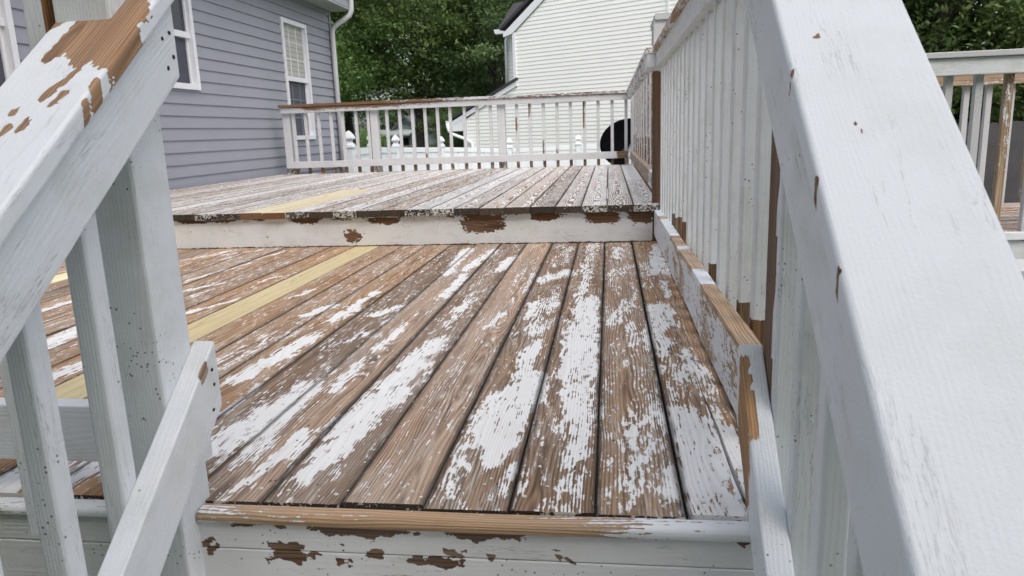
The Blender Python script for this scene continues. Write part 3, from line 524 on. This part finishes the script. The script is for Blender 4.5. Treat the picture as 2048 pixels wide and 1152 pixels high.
while zb < 2.40:
    z0, z1 = zb, min(zb+EXP-.0005, 2.406); spans = [(1.6, YC, z0, z1)]
    for wy0, wy1, wz0, wz1 in wins:
        ns = []
        for y0, y1, a, b in spans:
            if b <= wz0 or a >= wz1 or y1 <= wy0 or y0 >= wy1: ns.append((y0, y1, a, b)); continue
            if y0 < wy0: ns.append((y0, wy0, a, b))
            if y1 > wy1: ns.append((wy1, y1, a, b))
            if a < wz0: ns.append((max(y0, wy0), min(y1, wy1), a, wz0))
            if b > wz1: ns.append((max(y0, wy0), min(y1, wy1), wz1, b))
        spans = ns
    for y0, y1, a, b in spans: course(a, b, zb, y0, y1)
    zb += EXP
box('wall_core', (-9, 1.6, -.4), (XW-.10, YC-.01, 2.405), M_side, house)
box('foundation', (-9, 1.62, -1.05), (XW-.03, YC-.02, -.39), M_found, house)
box('corner_post', (XW-.06, YC+.002, -.38), (XW+.022, YC+.062, 2.404), M_side, house, axis=2)
def window(y0, y1, z0, z1, meet, kind):
    xo = XW+.028; fr = bpy.data.objects.new('window', bpy.data.meshes.new('window')); ft = .052
    V = []; F = []
    def bx(ya, yb, za, zb_, xa=XW-.09, xb=xo):
        b = len(V); V.extend([(x, y, z) for x in (xa, xb) for y in (ya, yb) for z in (za, zb_)]); F.extend([tuple(b+i for i in f) for f in ((0, 1, 3, 2), (4, 6, 7, 5), (0, 4, 5, 1), (2, 3, 7, 6), (0, 2, 6, 4), (1, 5, 7, 3))])
    bx(y0, y0+ft, z0, z1); bx(y1-ft, y1, z0, z1); bx(y0+ft, y1-ft, z0, z0+ft, xb=xo+.012); bx(y0+ft, y1-ft, z1-ft, z1)
    bx(y0+ft, y1-ft, meet-.028, meet+.028, xb=XW+.004)
    fr.data.from_pydata(V, [], F); fr.data.materials.append(M_vinyl); put(fr, Matrix.Identity(4), house)
    yi0, yi1 = y0+ft, y1-ft; zi0, zi1 = z0+ft, z1-ft
    for (za, zb_, xs, m) in ((meet+.03, zi1, XW-.02, M_blind if kind == 'blind' else M_glass), (zi0, meet-.03, XW-.035, M_screen)):
        box('pane', (xs-.008, yi0, za), (xs, yi1, zb_), m, fr, r=.001)
        box('sash_stile', (xs-.01, yi0, za), (xs+.018, yi0+.028, zb_), M_vinyl, fr); box('sash_stile', (xs-.01, yi1-.028, za), (xs+.018, yi1, zb_), M_vinyl, fr)
        if kind == 'blind':
            for i in (1, 2):
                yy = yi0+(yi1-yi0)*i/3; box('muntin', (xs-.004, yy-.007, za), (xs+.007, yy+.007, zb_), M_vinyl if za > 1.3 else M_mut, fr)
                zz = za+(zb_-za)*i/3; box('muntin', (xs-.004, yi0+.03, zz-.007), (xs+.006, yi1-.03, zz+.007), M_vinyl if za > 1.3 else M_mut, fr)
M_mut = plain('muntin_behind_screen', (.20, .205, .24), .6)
window(2.55, 3.635, .85, 2.12, 1.45, 'dark'); window(4.95, 5.91, 1.12, 2.14, 1.63, 'dark'); window(7.935, 8.71, .612, 2.095, 1.375, 'blind')
# overhanging upper floor with soffit
box('soffit_panel', (XW-.02, 1.6, 2.407), (-3.795, 9.70, 2.425), M_soff, house); box('soffit_trim', (XW, 1.6, 2.385), (XW+.03, YC-.02, 2.406), M_side, house)
for i in range(20):
    zb = 2.43+i*EXP; prism('siding_course', [(-3.83, 1.6, zb), (-3.792, 1.6, zb), (-3.804, 1.6, zb+EXP-.0005), (-3.83, 1.6, zb+EXP-.0005)], (0, 8.1, 0), M_side, house)
box('upper_wall_core', (-9, 1.65, 2.43), (-3.832, 9.68, 4.7), M_side, house)
prism('roof', [(-3.3, 1.2, 4.66), (-6.4, 1.2, 6.5), (-9.5, 1.2, 4.66)], (0, 9.0, 0), M_shing, house)
tube('downspout', [(-3.765, 9.63, 4.6), (-3.765, 9.63, 2.5), (-3.768, 9.63, 2.40), (-3.80, 9.62, 2.33), (-4.02, 9.585, 2.19), (-4.055, 9.575, 2.13), (-4.058, 9.57, 2.02), (-4.058, 9.58, -.9)], .036, M_gut, house, n=12)

# ------------------------------------------------------------------ white house
M_cream = plain('cream_lap_siding', (.87, .865, .825), .5, .06, .6); M_wtrim = plain('white_trim', (.78, .79, .81), .45, .03)
P0 = Vector((-2.775, 20.53, 0)); DS = Vector((.86427, -.50304, 0)); DN = Vector((.50304, .86427, 0))
def G(s, z, n=0.): return P0+DS*s+DN*n+Vector((0, 0, z))
wh = thing('white_house', P0+DS*4+Vector((0, 0, -1.1)), 'cream white house with horizontal siding and a steep gable behind the far railing', 'house')
V = []; F = []; E2 = .107; z = -1.1
def lo_left(z): return 0. if z > 2.0 else -2.0 if z < 1.0 else -2.0+(z-1.0)*2.0
rk_ = lambda z: (z-3.325)/.685
while z < 6.3:
    zt = z+E2; sl0, sl1 = (lo_left(z), lo_left(zt)); sl0, sl1 = max(sl0, rk_(z)), max(sl1, rk_(zt)); sr0, sr1 = min(9, 9-rk_(z)), min(9, 9-rk_(zt))
    b = len(V); V += [G(sl0, z, -.016), G(sr0, z, -.016), G(sr1, zt, -.003), G(sl1, zt, -.003), G(sl0, z, .012), G(sr0, z, .012)]; F += [(b, b+1, b+2, b+3), (b+4, b+5, b+1, b)]; z = zt
o = mesh_obj('lap_siding', V, F, M_cream, wh); o['kind'] = 'stuff'
def gp(name, pts, vec, mat): return prism(name, pts, vec, mat, wh)
gp('wall_core', [G(-2, -1.1, .03), G(9, -1.1, .03), G(9, 3.3, .03), G(4.5, 6.4, .03), G(.02, 3.33, .03), G(.02, 2.0, .03), G(-2, 1.0, .03)], DN*4, M_cream)
gp('corner_trim', [G(-.02, 1.99, -.042), G(.075, 1.99, -.042), G(.075, 3.36, -.042), G(-.02, 3.36, -.042)], DN*.06, M_wtrim)
gp('corner_trim', [G(4.74, -1.1, -.036), G(4.80, -1.1, -.036), G(4.80, 6.0, -.036), G(4.74, 6.0, -.036)], DN*.02, M_wtrim)
gp('rake_board', [G(-.33, 3.27, -.06), G(-.02, 3.33, -.06), G(4.5, 6.43, -.06), G(4.5, 6.60, -.06), G(-.33, 3.37, -.06)], DN*.05, M_wtrim)
gp('soffit', [G(-.33, 3.27, -.005), G(.0, 3.33, -.005), G(.0, 3.36, -.005), G(-.33, 3.37, -.005)], DN*1.2, M_wtrim)
gp('gutter', [G(-.90, 3.44, .30), G(-.28, 3.42, .30), G(-.28, 3.54, .30), G(-.96, 3.57, .30)], DN*.16, M_wtrim)
gp('roof', [G(-.42, 3.46, -.08), G(4.5, 6.62, -.08), G(4.5, 6.80, -.08), G(-.46, 3.52, -.08)], DN*.9, M_shing)
gp('rear_roof', [G(-.966, 3.594, .5), G(.5, 3.594, .5), G(-.4, 4.8, 3.2), G(-2.385, 4.8, 3.2)], Vector((0, 0, -.06)), M_shing)
gp('roof', [G(9.4, 3.2, -.08), G(4.5, 6.62, -.08), G(4.5, 6.80, -.08), G(9.5, 3.32, -.08)], DN*5, M_shing)
# set-back strip of side wall under the eave, with its downspout
V = []; F = []; z = 1.9
while z < 3.35:
    b = len(V); V += [G(-.66, z, .5), G(.0, z, .5), G(.0, z+E2, .515), G(-.66, z+E2, .515), G(-.66, z, .53), G(0, z, .53)]; F += [(b, b+1, b+2, b+3), (b+4, b+5, b+1, b)]; z += E2
o = mesh_obj('side_siding', V, F, M_cream, wh); o['kind'] = 'stuff'
gp('side_wall_core', [G(-.66, 1.0, .54), G(0, 1.0, .54), G(0, 3.5, .54), G(-.66, 3.5, .54)], DN*2, M_cream)
tube('downspout', [G(-.50, 3.42, .42), G(-.62, 3.25, .44), G(-.64, 1.5, .44)], .045, M_wtrim, wh)
# lower wing
gp('wing_rake_board', [G(.10, 1.90, -.06), G(.10, 2.06, -.06), G(-2.5, .98, -.06), G(-2.5, .86, -.06)], DN*.05, M_wtrim)
gp('wing_roof', [G(.12, 2.06, -.10), G(.12, 2.13, -.10), G(-2.62, 1.06, -.10), G(-2.62, .99, -.10)], DN*3, M_shing)
gp('wing_gutter', [G(-2.66, .90, -.12), G(-2.50, .90, -.12), G(-2.50, 1.02, -.12), G(-2.68, 1.02, -.12)], DN*3, M_wtrim)
gp('wing_return', [G(-2.48, .70, -.05), G(-1.95, .70, -.05), G(-1.95, 1.12, -.05), G(-2.48, .96, -.05)], DN*.1, M_wtrim)
gp('wing_corner_trim', [G(-2.03, -1.1, -.042), G(-1.93, -1.1, -.042), G(-1.93, .7, -.042), G(-2.03, .7, -.042)], DN*.05, M_wtrim)
tube('wing_downspout', [G(-2.57, .93, -.16), G(-2.52, .72, -.16), G(-2.40, .62, -.16), G(-1.80, .42, -.11), G(-1.66, .32, -.09), G(-1.64, .1, -.09), G(-1.64, -1.0, -.09)], .05, M_wtrim, wh)

# ------------------------------------------------------------------ satellite dish by the far corner
sdish = thing('satellite_dish', (.13, 7.62, .2), 'black oval satellite dish on a short mast behind the far right corner of the deck', 'satellite dish')
M_black = plain('black_dish_paint', (.004, .004, .006), .9, .2)
M_black.node_tree.nodes['Principled BSDF'].inputs['Specular IOR Level'].default_value = .1; M_steel = plain('galvanised_mast', (.45, .47, .50), .35, .1, 8., metal=.6)
V = []; F = []; nr, na = 7, 40; C = Vector((.135, 7.80, .425))
for side, dy in ((0, 0.), (1, .012)):
    for i in range(nr+1):
        r = i/nr
        for j in range(na):
            a = 2*math.pi*j/na; V.append(C+Vector((.36*r*math.cos(a), .07*(1-r*r)+dy, .295*r*math.sin(a))))
    o_ = side*(nr+1)*na
    for i in range(nr):
        for j in range(na):
            k = (j+1) % na; q = (o_+i*na+j, o_+(i+1)*na+j, o_+(i+1)*na+k, o_+i*na+k); F.append(q if side == 0 else q[::-1])
h = (nr+1)*na
for j in range(na):
    k = (j+1) % na; F.append((nr*na+j, h+nr*na+j, h+nr*na+k, nr*na+k))
mesh_obj('dish', V, F, M_black, sdish, smooth=True)
tube('mast', [(.115, 7.58, -.2), (.115, 7.58, .30), (.13, 7.74, .36), (.15, 7.86, .40)], .028, M_steel, sdish)
tube('feed_arm', [(.15, 7.76, .20), (.14, 7.62, .255), (.13, 7.52, .30)], .012, M_black, sdish); 
M_print = plain('grey_print', (.16, .16, .18), .5)
V = []; F = []; n = 28
for rr in (.062, .054):
    for j in range(n):
        a = 2*math.pi*j/n; V.append((.095+rr*math.cos(a), 7.744, .335+.8*rr*math.sin(a)))
V += [(v[0], v[1]+.004, v[2]) for v in V]
for j in range(n):
    k = (j+1) % n; F += [(j, n+j, n+k, k), (2*n+j, 2*n+k, 3*n+k, 3*n+j), (j, k, 2*n+k, 2*n+j), (n+j, 3*n+j, 3*n+k, n+k)]
mesh_obj('ring_emblem', V, F, M_print, sdish)

# ------------------------------------------------------------------ white vinyl fence
fence = thing('vinyl_fence', (-3.0, 14, -1.0), 'white vinyl privacy fence with pointed post caps behind the far railing', 'fence')
M_vf = plain('white_fence_vinyl', (.80, .83, .87), .35, .03)
def fpost(p, top, w=.115):
    p = Vector(p); lumber('fence_post', (p.x, p.y, -1.1), (p.x, p.y, top-.215), w, w, M_vf, fence, up=(0, 1, 0), r=.004, warp=0)
    prof = [(.64, 0), (.64, .03), (.56, .035), (.56, .06), (.36, .10), (.30, .13), (.36, .15), (.60, .19), (.585, .215), (.45, .27), (.22, .33), (.03, .36)]; V = []; F = []
    for r, h in prof:
        for sx, sy in ((1, 1), (-1, 1), (-1, -1), (1, -1)): V.append((p.x+sx*r*w, p.y+sy*r*w, top+(h-.36)*.64))
    for i in range(len(prof)-1):
        for j in range(4): k = (j+1) % 4; F.append((i*4+j, i*4+k, (i+1)*4+k, (i+1)*4+j))
    F.append(tuple(range(4))[::-1]); F.append(tuple((len(prof)-1)*4+j for j in range(4))); mesh_obj('post_finial', V, F, M_vf, fence)
FP = [(-3.65, 8.77, .71), (-3.98, 10.78, .69), (-4.17, 12.81, .64), (-3.76, 14.91, .58), (-2.41, 16.11, .48), (-.82, 16.33, .50), (.85, 16.5, .50), (2.6, 16.7, .5)]
for x, y, z in FP: fpost((x, y, 0), z)
for (x0, y0, z0), (x1, y1, z1) in zip(FP[:-1], FP[1:]):
    a, b = Vector((x0, y0, 0)), Vector((x1, y1, 0)); d = (b-a).normalized(); a += d*.06; b -= d*.06; nrm = Vector((-d.y, d.x, 0)); zt0, zt1 = z0-.27, z1-.27
    lumber('top_rail', (a.x, a.y, zt0-.02), (b.x, b.y, zt1-.02), .10, .05, M_vf, fence, up=nrm)
    L = (b-a).length; nb = int(L/.16)
    for i in range(nb):
        c0 = a+d*(L*i/nb+.004); c1 = a+d*(L*(i+1)/nb-.004); zz = zt0+(zt1-zt0)*(i+.5)/nb-.075
        prism('fence_plank', [c0-nrm*.01+Vector((0, 0, -1.05)), c1-nrm*.01+Vector((0, 0, -1.05)), c1-nrm*.01+Vector((0, 0, zz)), c0-nrm*.01+Vector((0, 0, zz))], nrm*.02, M_vf, fence)

# ------------------------------------------------------------------ far away: bungalow, car, dark board fence
bung = thing('bungalow', (-12.4, 44.6, -1), 'small pale blue bungalow with a gable roof among the trees', 'house')
M_bl = plain('pale_blue_siding', (.40, .47, .53), .6, .08, 4.); M_br = plain('grey_roof', (.22, .22, .23), .8, .2, 10.)
V = []; F = []
zz = -.6
while zz < .95:
    b = len(V); V += [(-13.35, 43.78, zz), (-11.72, 43.78, zz), (-11.72, 43.8, zz+.2), (-13.35, 43.8, zz+.2)]; F.append((b, b+1, b+2, b+3)); zz += .2
mesh_obj('lap_wall', V, F, M_bl, bung)
prism('gable_wall', [(-13.35, 43.8, -1), (-11.72, 43.8, -1), (-11.72, 43.8, .95), (-12.5, 43.8, 1.72), (-13.35, 43.8, .95)], (0, 6, 0), M_bl, bung)
prism('roof', [(-11.55, 43.5, .80), (-12.5, 43.5, 1.74), (-12.5, 43.5, 1.86), (-11.42, 43.5, .80)], (0, 6.6, 0), M_br, bung)
prism('roof', [(-13.5, 43.5, .80), (-12.5, 43.5, 1.74), (-12.5, 43.5, 1.86), (-13.62, 43.5, .80)], (0, 6.6, 0), M_br, bung)
prism('porch_roof', [(-14.6, 42.6, .62), (-12.0, 42.6, .62), (-12.0, 43.8, .95), (-14.6, 43.8, .95)], (0, 0, .08), plain('porch_tin', (.62, .68, .66), .5), bung)
box('door', (-12.75, 43.70, -1), (-12.35, 43.77, .5), M_dark, bung); f_ = box('window', (-13.15, 43.70, -.1), (-12.85, 43.77, .45), M_wtrim, bung); box('pane', (-13.12, 43.69, -.06), (-12.88, 43.699, .42), M_glass, f_)
tube('porch_post', [(-14.4, 42.7, -1), (-14.4, 42.7, .62)], .06, M_wtrim, bung); tube('porch_post', [(-12.9, 42.7, -1), (-12.9, 42.7, .62)], .06, M_wtrim, bung)
car = thing('parked_car', (-10.5, 36.6, -1.25), 'white parked car half hidden behind the white fence', 'car')
M_car = plain('white_car_paint', (.78, .79, .80), .25, .02); M_tyre = plain('black_rubber', (.02, .02, .02), .8)
cx, cy, cz = -10.5, 36.2, -1.25
side = [(-2.1, .35), (-2.15, .62), (-1.95, .80), (-1.1, .92), (-.55, 1.36), (.75, 1.40), (1.45, .95), (2.05, .85), (2.15, .55), (2.1, .35)]
prism('body', [(cx+a, cy, cz+b) for a, b in side], (0, 1.7, 0), M_car, car)
prism('side_window', [(cx-.95, cy-.01, cz+.95), (cx-.5, cy-.01, cz+1.30), (cx+.02, cy-.01, cz+1.32), (cx+.02, cy-.01, cz+.95)], (0, .012, 0), M_glass, car)
prism('side_window', [(cx+.10, cy-.01, cz+.95), (cx+.10, cy-.01, cz+1.32), (cx+.68, cy-.01, cz+1.33), (cx+1.15, cy-.01, cz+.97)], (0, .012, 0), M_glass, car)
for a in (-1.35, 1.35):
    for yy in (cy-.02, cy+1.52): tube('wheel', [(cx+a, yy, cz+.32), (cx+a, yy+.2, cz+.32)], .32, M_tyre, car, n=20)
bf = thing('board_fence', (8, 9.6, -1), 'dark grey weathered board fence behind the right landing', 'fence')
M_bf = plain('dark_weathered_boards', (.075, .07, .075), .9, .35, 5., .002, 60.)
for i in range(54):
    x = 3.2+i*.145; box('fence_plank', (x, 8.0+random.uniform(-.01, .01)+.25*(x-3.2), -1.05), (x+.138, 8.022+.25*(x-3.2), .52+random.uniform(-.03, .03)), M_bf, bf, axis=2)
tub = thing('plastic_tub', (5.35, 7.9, .52), 'small bright blue tub standing beside the dark board fence', 'tub')
M_blue = plain('blue_plastic', (.05, .33, .72), .35)
tube('bucket', [(4.66, 7.75, .05), (4.66, 7.75, .22), (4.66, 7.75, .30)], [.07, .09, .10], M_blue, tub, n=14); tube('stand', [(4.66, 7.75, -1.0), (4.66, 7.75, .05)], .05, M_bf, tub)

# ------------------------------------------------------------------ trees
def leaf_mat(name, a, b):
    g = NT(name); oi = g.n('ObjectInfo'); at = g.n('Attribute', attribute_name='tone').outputs['Fac']
    col = g.mix(at, c4(a), c4(b)); hsv = g.n('HueSaturation'); g.put(hsv.inputs['Color'], col); g.put(hsv.inputs['Value'], g.math('MULTIPLY_ADD', oi.outputs['Random'], .5, .75)); g.put(hsv.inputs['Hue'], g.math('MULTIPLY_ADD', oi.outputs['Random'], .03, .485))
    g.put(g.base(), hsv.outputs[0]); g.b.inputs['Roughness'].default_value = .55; g.b.inputs['Specular IOR Level'].default_value = .25
    tr = g.n('BsdfTranslucent'); g.put(tr.inputs[0], hsv.outputs[0]); mx = g.n('MixShader'); mx.inputs[0].default_value = .38
    g.t.links.new(g.b.outputs[0], mx.inputs[1]); g.t.links.new(tr.outputs[0], mx.inputs[2]); g.t.links.new(mx.outputs[0], g.t.nodes['Material Output'].inputs[0]); return g.m
M_lf = [leaf_mat('dark_green_leaves', (.06, .105, .045), (.20, .30, .12)), leaf_mat('fresh_green_leaves', (.095, .165, .05), (.27, .39, .13))]
M_bark = plain('dark_bark', (.05, .042, .035), .95, .35, 12., .01, 14.)
def crown_mesh(seed, rx, rz, z0, nclump, nleaf, lsz, hole=.25):
    rng = np.random.default_rng(seed); V = []; T = []
    cl = []
    while len(cl) < nclump:
        p = rng.normal(size=3); p /= np.linalg.norm(p); r = rng.uniform(.35, 1.)**.6
        s = 1+.28*mnoise.noise((p[0]*1.6+seed, p[1]*1.6, p[2]*1.6)); cl.append((p*r*s*np.array([rx, rx, rz])+np.array([0, 0, z0]), rng.uniform(.5, 1.15), rng.random()))
    per = nleaf//nclump; allv = []; tone = []
    for c, sz, tn in cl:
        q = rng.normal(size=(per, 3))*np.array([.62, .62, .34])*sz+c; n = rng.normal(size=(per, 3))+np.array([0, 0, .9]); n /= np.linalg.norm(n, axis=1)[:, None]
        a = np.cross(n, rng.normal(size=(per, 3))); a /= np.linalg.norm(a, axis=1)[:, None]; b = np.cross(n, a); s = lsz*rng.uniform(.6, 1.3, size=(per, 1))
        allv.append(np.stack([q-a*s, q-b*s*.45, q+a*s+n*s*-.25, q+b*s*.45], 1)); tone += list(np.clip(np.repeat(.72*tn+.28*rng.random(per), 4), 0, 1))
    V = np.concatenate(allv).reshape(-1, 3); nq = len(V)//4
    me = bpy.data.meshes.new('crown'); me.vertices.add(len(V)); me.vertices.foreach_set('co', V.ravel()); me.loops.add(nq*4); me.loops.foreach_set('vertex_index', np.arange(nq*4)); me.polygons.add(nq); me.polygons.foreach_set('loop_start', np.arange(nq)*4); me.update(calc_edges=True)
    at = me.attributes.new('tone', 'FLOAT', 'POINT'); at.data.foreach_set('value', np.array(tone, dtype=np.float32)); return me
CM = [crown_mesh(1, 4.2, 6.6, 5.6, 130, 52000, .09), crown_mesh(2, 3.6, 5.6, 5.0, 110, 47000, .092), crown_mesh(3, 4.6, 6.4, 5.2, 140, 56000, .088), crown_mesh(4, 4.2, 5.2, 7.7, 110, 46000, .088), crown_mesh(5, 4.0, 5.0, 7.5, 105, 44000, .09)]
def trunk_mesh(seed, h=8.):
    random.seed(seed); V = []; F = []
    def limb(pts, r0, r1, n=8):
        b = len(V)
        for i, p in enumerate(pts):
            d = (pts[min(i+1, len(pts)-1)]-pts[max(i-1, 0)]).normalized(); A = d.orthogonal().normalized(); B = d.cross(A); r = r0+(r1-r0)*i/(len(pts)-1)
            for j in range(n): a = 2*math.pi*j/n; V.append(p+A*math.cos(a)*r+B*math.sin(a)*r)
        for i in range(len(pts)-1):
            for j in range(n): k = (j+1) % n; F.append((b+i*n+j, b+i*n+k, b+(i+1)*n+k, b+(i+1)*n+j))
    main = [Vector((.25*mnoise.noise((i*.5+seed, 0, 0)), .25*mnoise.noise((i*.5, seed, 0)), h*i/8-.3)) for i in range(9)]; limb(main, .26, .05, 10)
    for k in range(9):
        b = main[2+k % 6]; a = random.uniform(0, 6.28); l = random.uniform(1.6, 3.2); limb([b, b+Vector((math.cos(a)*l*.5, math.sin(a)*l*.5, l*.35)), b+Vector((math.cos(a)*l, math.sin(a)*l, l*.8))], .09, .02, 6)
    me = bpy.data.meshes.new('trunk'); me.from_pydata([tuple(v) for v in V], [], F); me.polygons.foreach_set('use_smooth', [True]*len(F)); me.materials.append(M_bark); return me
TM = [trunk_mesh(5), trunk_mesh(6), trunk_mesh(7), trunk_mesh(8, 10.), trunk_mesh(9, 10.)]
CMATS = [[], []]
for k in (0, 1):
    for me in CM:
        m2 = me.copy(); m2.materials.append(M_lf[k]); CMATS[k].append(m2)
def tree(name, x, y, s, v, k, label, zb=-1.0, sz=1., group=None, cat='tree'):
    t = thing(name, (x, y, zb), label, cat, group)
    for nm, me in (('trunk', TM[v]), ('crown', CMATS[k][v])):
        o = bpy.data.objects.new(nm, me); mw = Matrix.Translation((x, y, zb)) @ Matrix.Rotation(random.uniform(0, 6.28), 4, 'Z') @ Matrix.Diagonal((s, s, s*sz, 1)); put(o, mw, t)
    return t
random.seed(3)
TL = [(-10.4, 25.5, .95, 3, 1, 'fresh green leafy tree just right of the grey house downspout'), (-7.4, 27.5, 1.0, 4, 1, 'lighter green tree in the middle of the tree line left of the white house'),
      (-4.4, 28.0, .8, 2, 0, 'dark green tree filling the gap beside the roof of the white house'), (-13.4, 36, 1.2, 3, 0, 'dark tall tree standing behind the two lighter green ones'),
      (-15.5, 33, 1.15, 1, 1, 'green tree behind the grey house corner'), (-4.2, 36, 1.2, 1, 0, 'dark tree behind the roof edge of the white house'),
      (-19, 46, 1.3, 2, 0, 'tree far back behind the grey house'), (-13.5, 56, 1.5, 2, 0, 'dark tree behind the pale blue bungalow'), (-7.0, 50, 1.4, 1, 0, 'dark far tree above the white fence')]
for x, y, s, v, k, lb in TL: tree('tree', x, y, s, v, k, lb, group='trees behind the fence')
TRr = [(7.2, 17.0, .8, 1, 1, 'green tree above the landing railing, nearest the stair cap board'), (10.4, 18.5, .95, 2, 0, 'dense green tree at the upper right corner'), (13.5, 17, .9, 0, 1, 'brighter green tree beyond the right corner of the deck'), (9.2, 23, 1.1, 0, 1, 'tall tree behind the others on the right')]
for x, y, s, v, k, lb in TRr: tree('tree', x, y, s, v, k, lb, group='trees on the right')
for (x, y, s, v, k, lb) in ((-8.3, 24.0, .17, 0, 1, 'low bush with pale leaves behind the white fence left of the bungalow'), (-4.9, 23.5, .26, 2, 0, 'dark round shrub behind the white fence beside the wing of the white house'), (-9.9, 21.5, .25, 1, 0, 'dark shrub behind the tall fence post by the grey house'), (-4.9, 25.5, .3, 1, 0, 'dark shrub at the corner of the white house wing')):
    tree('shrub', x, y, s, v, k, lb, sz=.9, cat='shrub', group='shrubs behind the fence')

for x, y, s, v, lb in ((-7.5, -8.0, 1.05, 1, 'unseen tree added behind the stairs to block light, leftmost of four'), (-2.2, -8.8, 1.1, 0, 'unseen tree added behind the stairs to block light, opposite the deck'), (3.2, -8.2, 1.05, 2, 'unseen broad tree added behind the stairs to block light, right of centre'), (8.5, -8.0, 1.0, 1, 'unseen tree added behind the stairs to block light, rightmost of four')):  # out of view, added to keep light off the near front faces
    tree('tree', x, y, s, v, 1, lb, group='unseen trees added to shade the stairs')
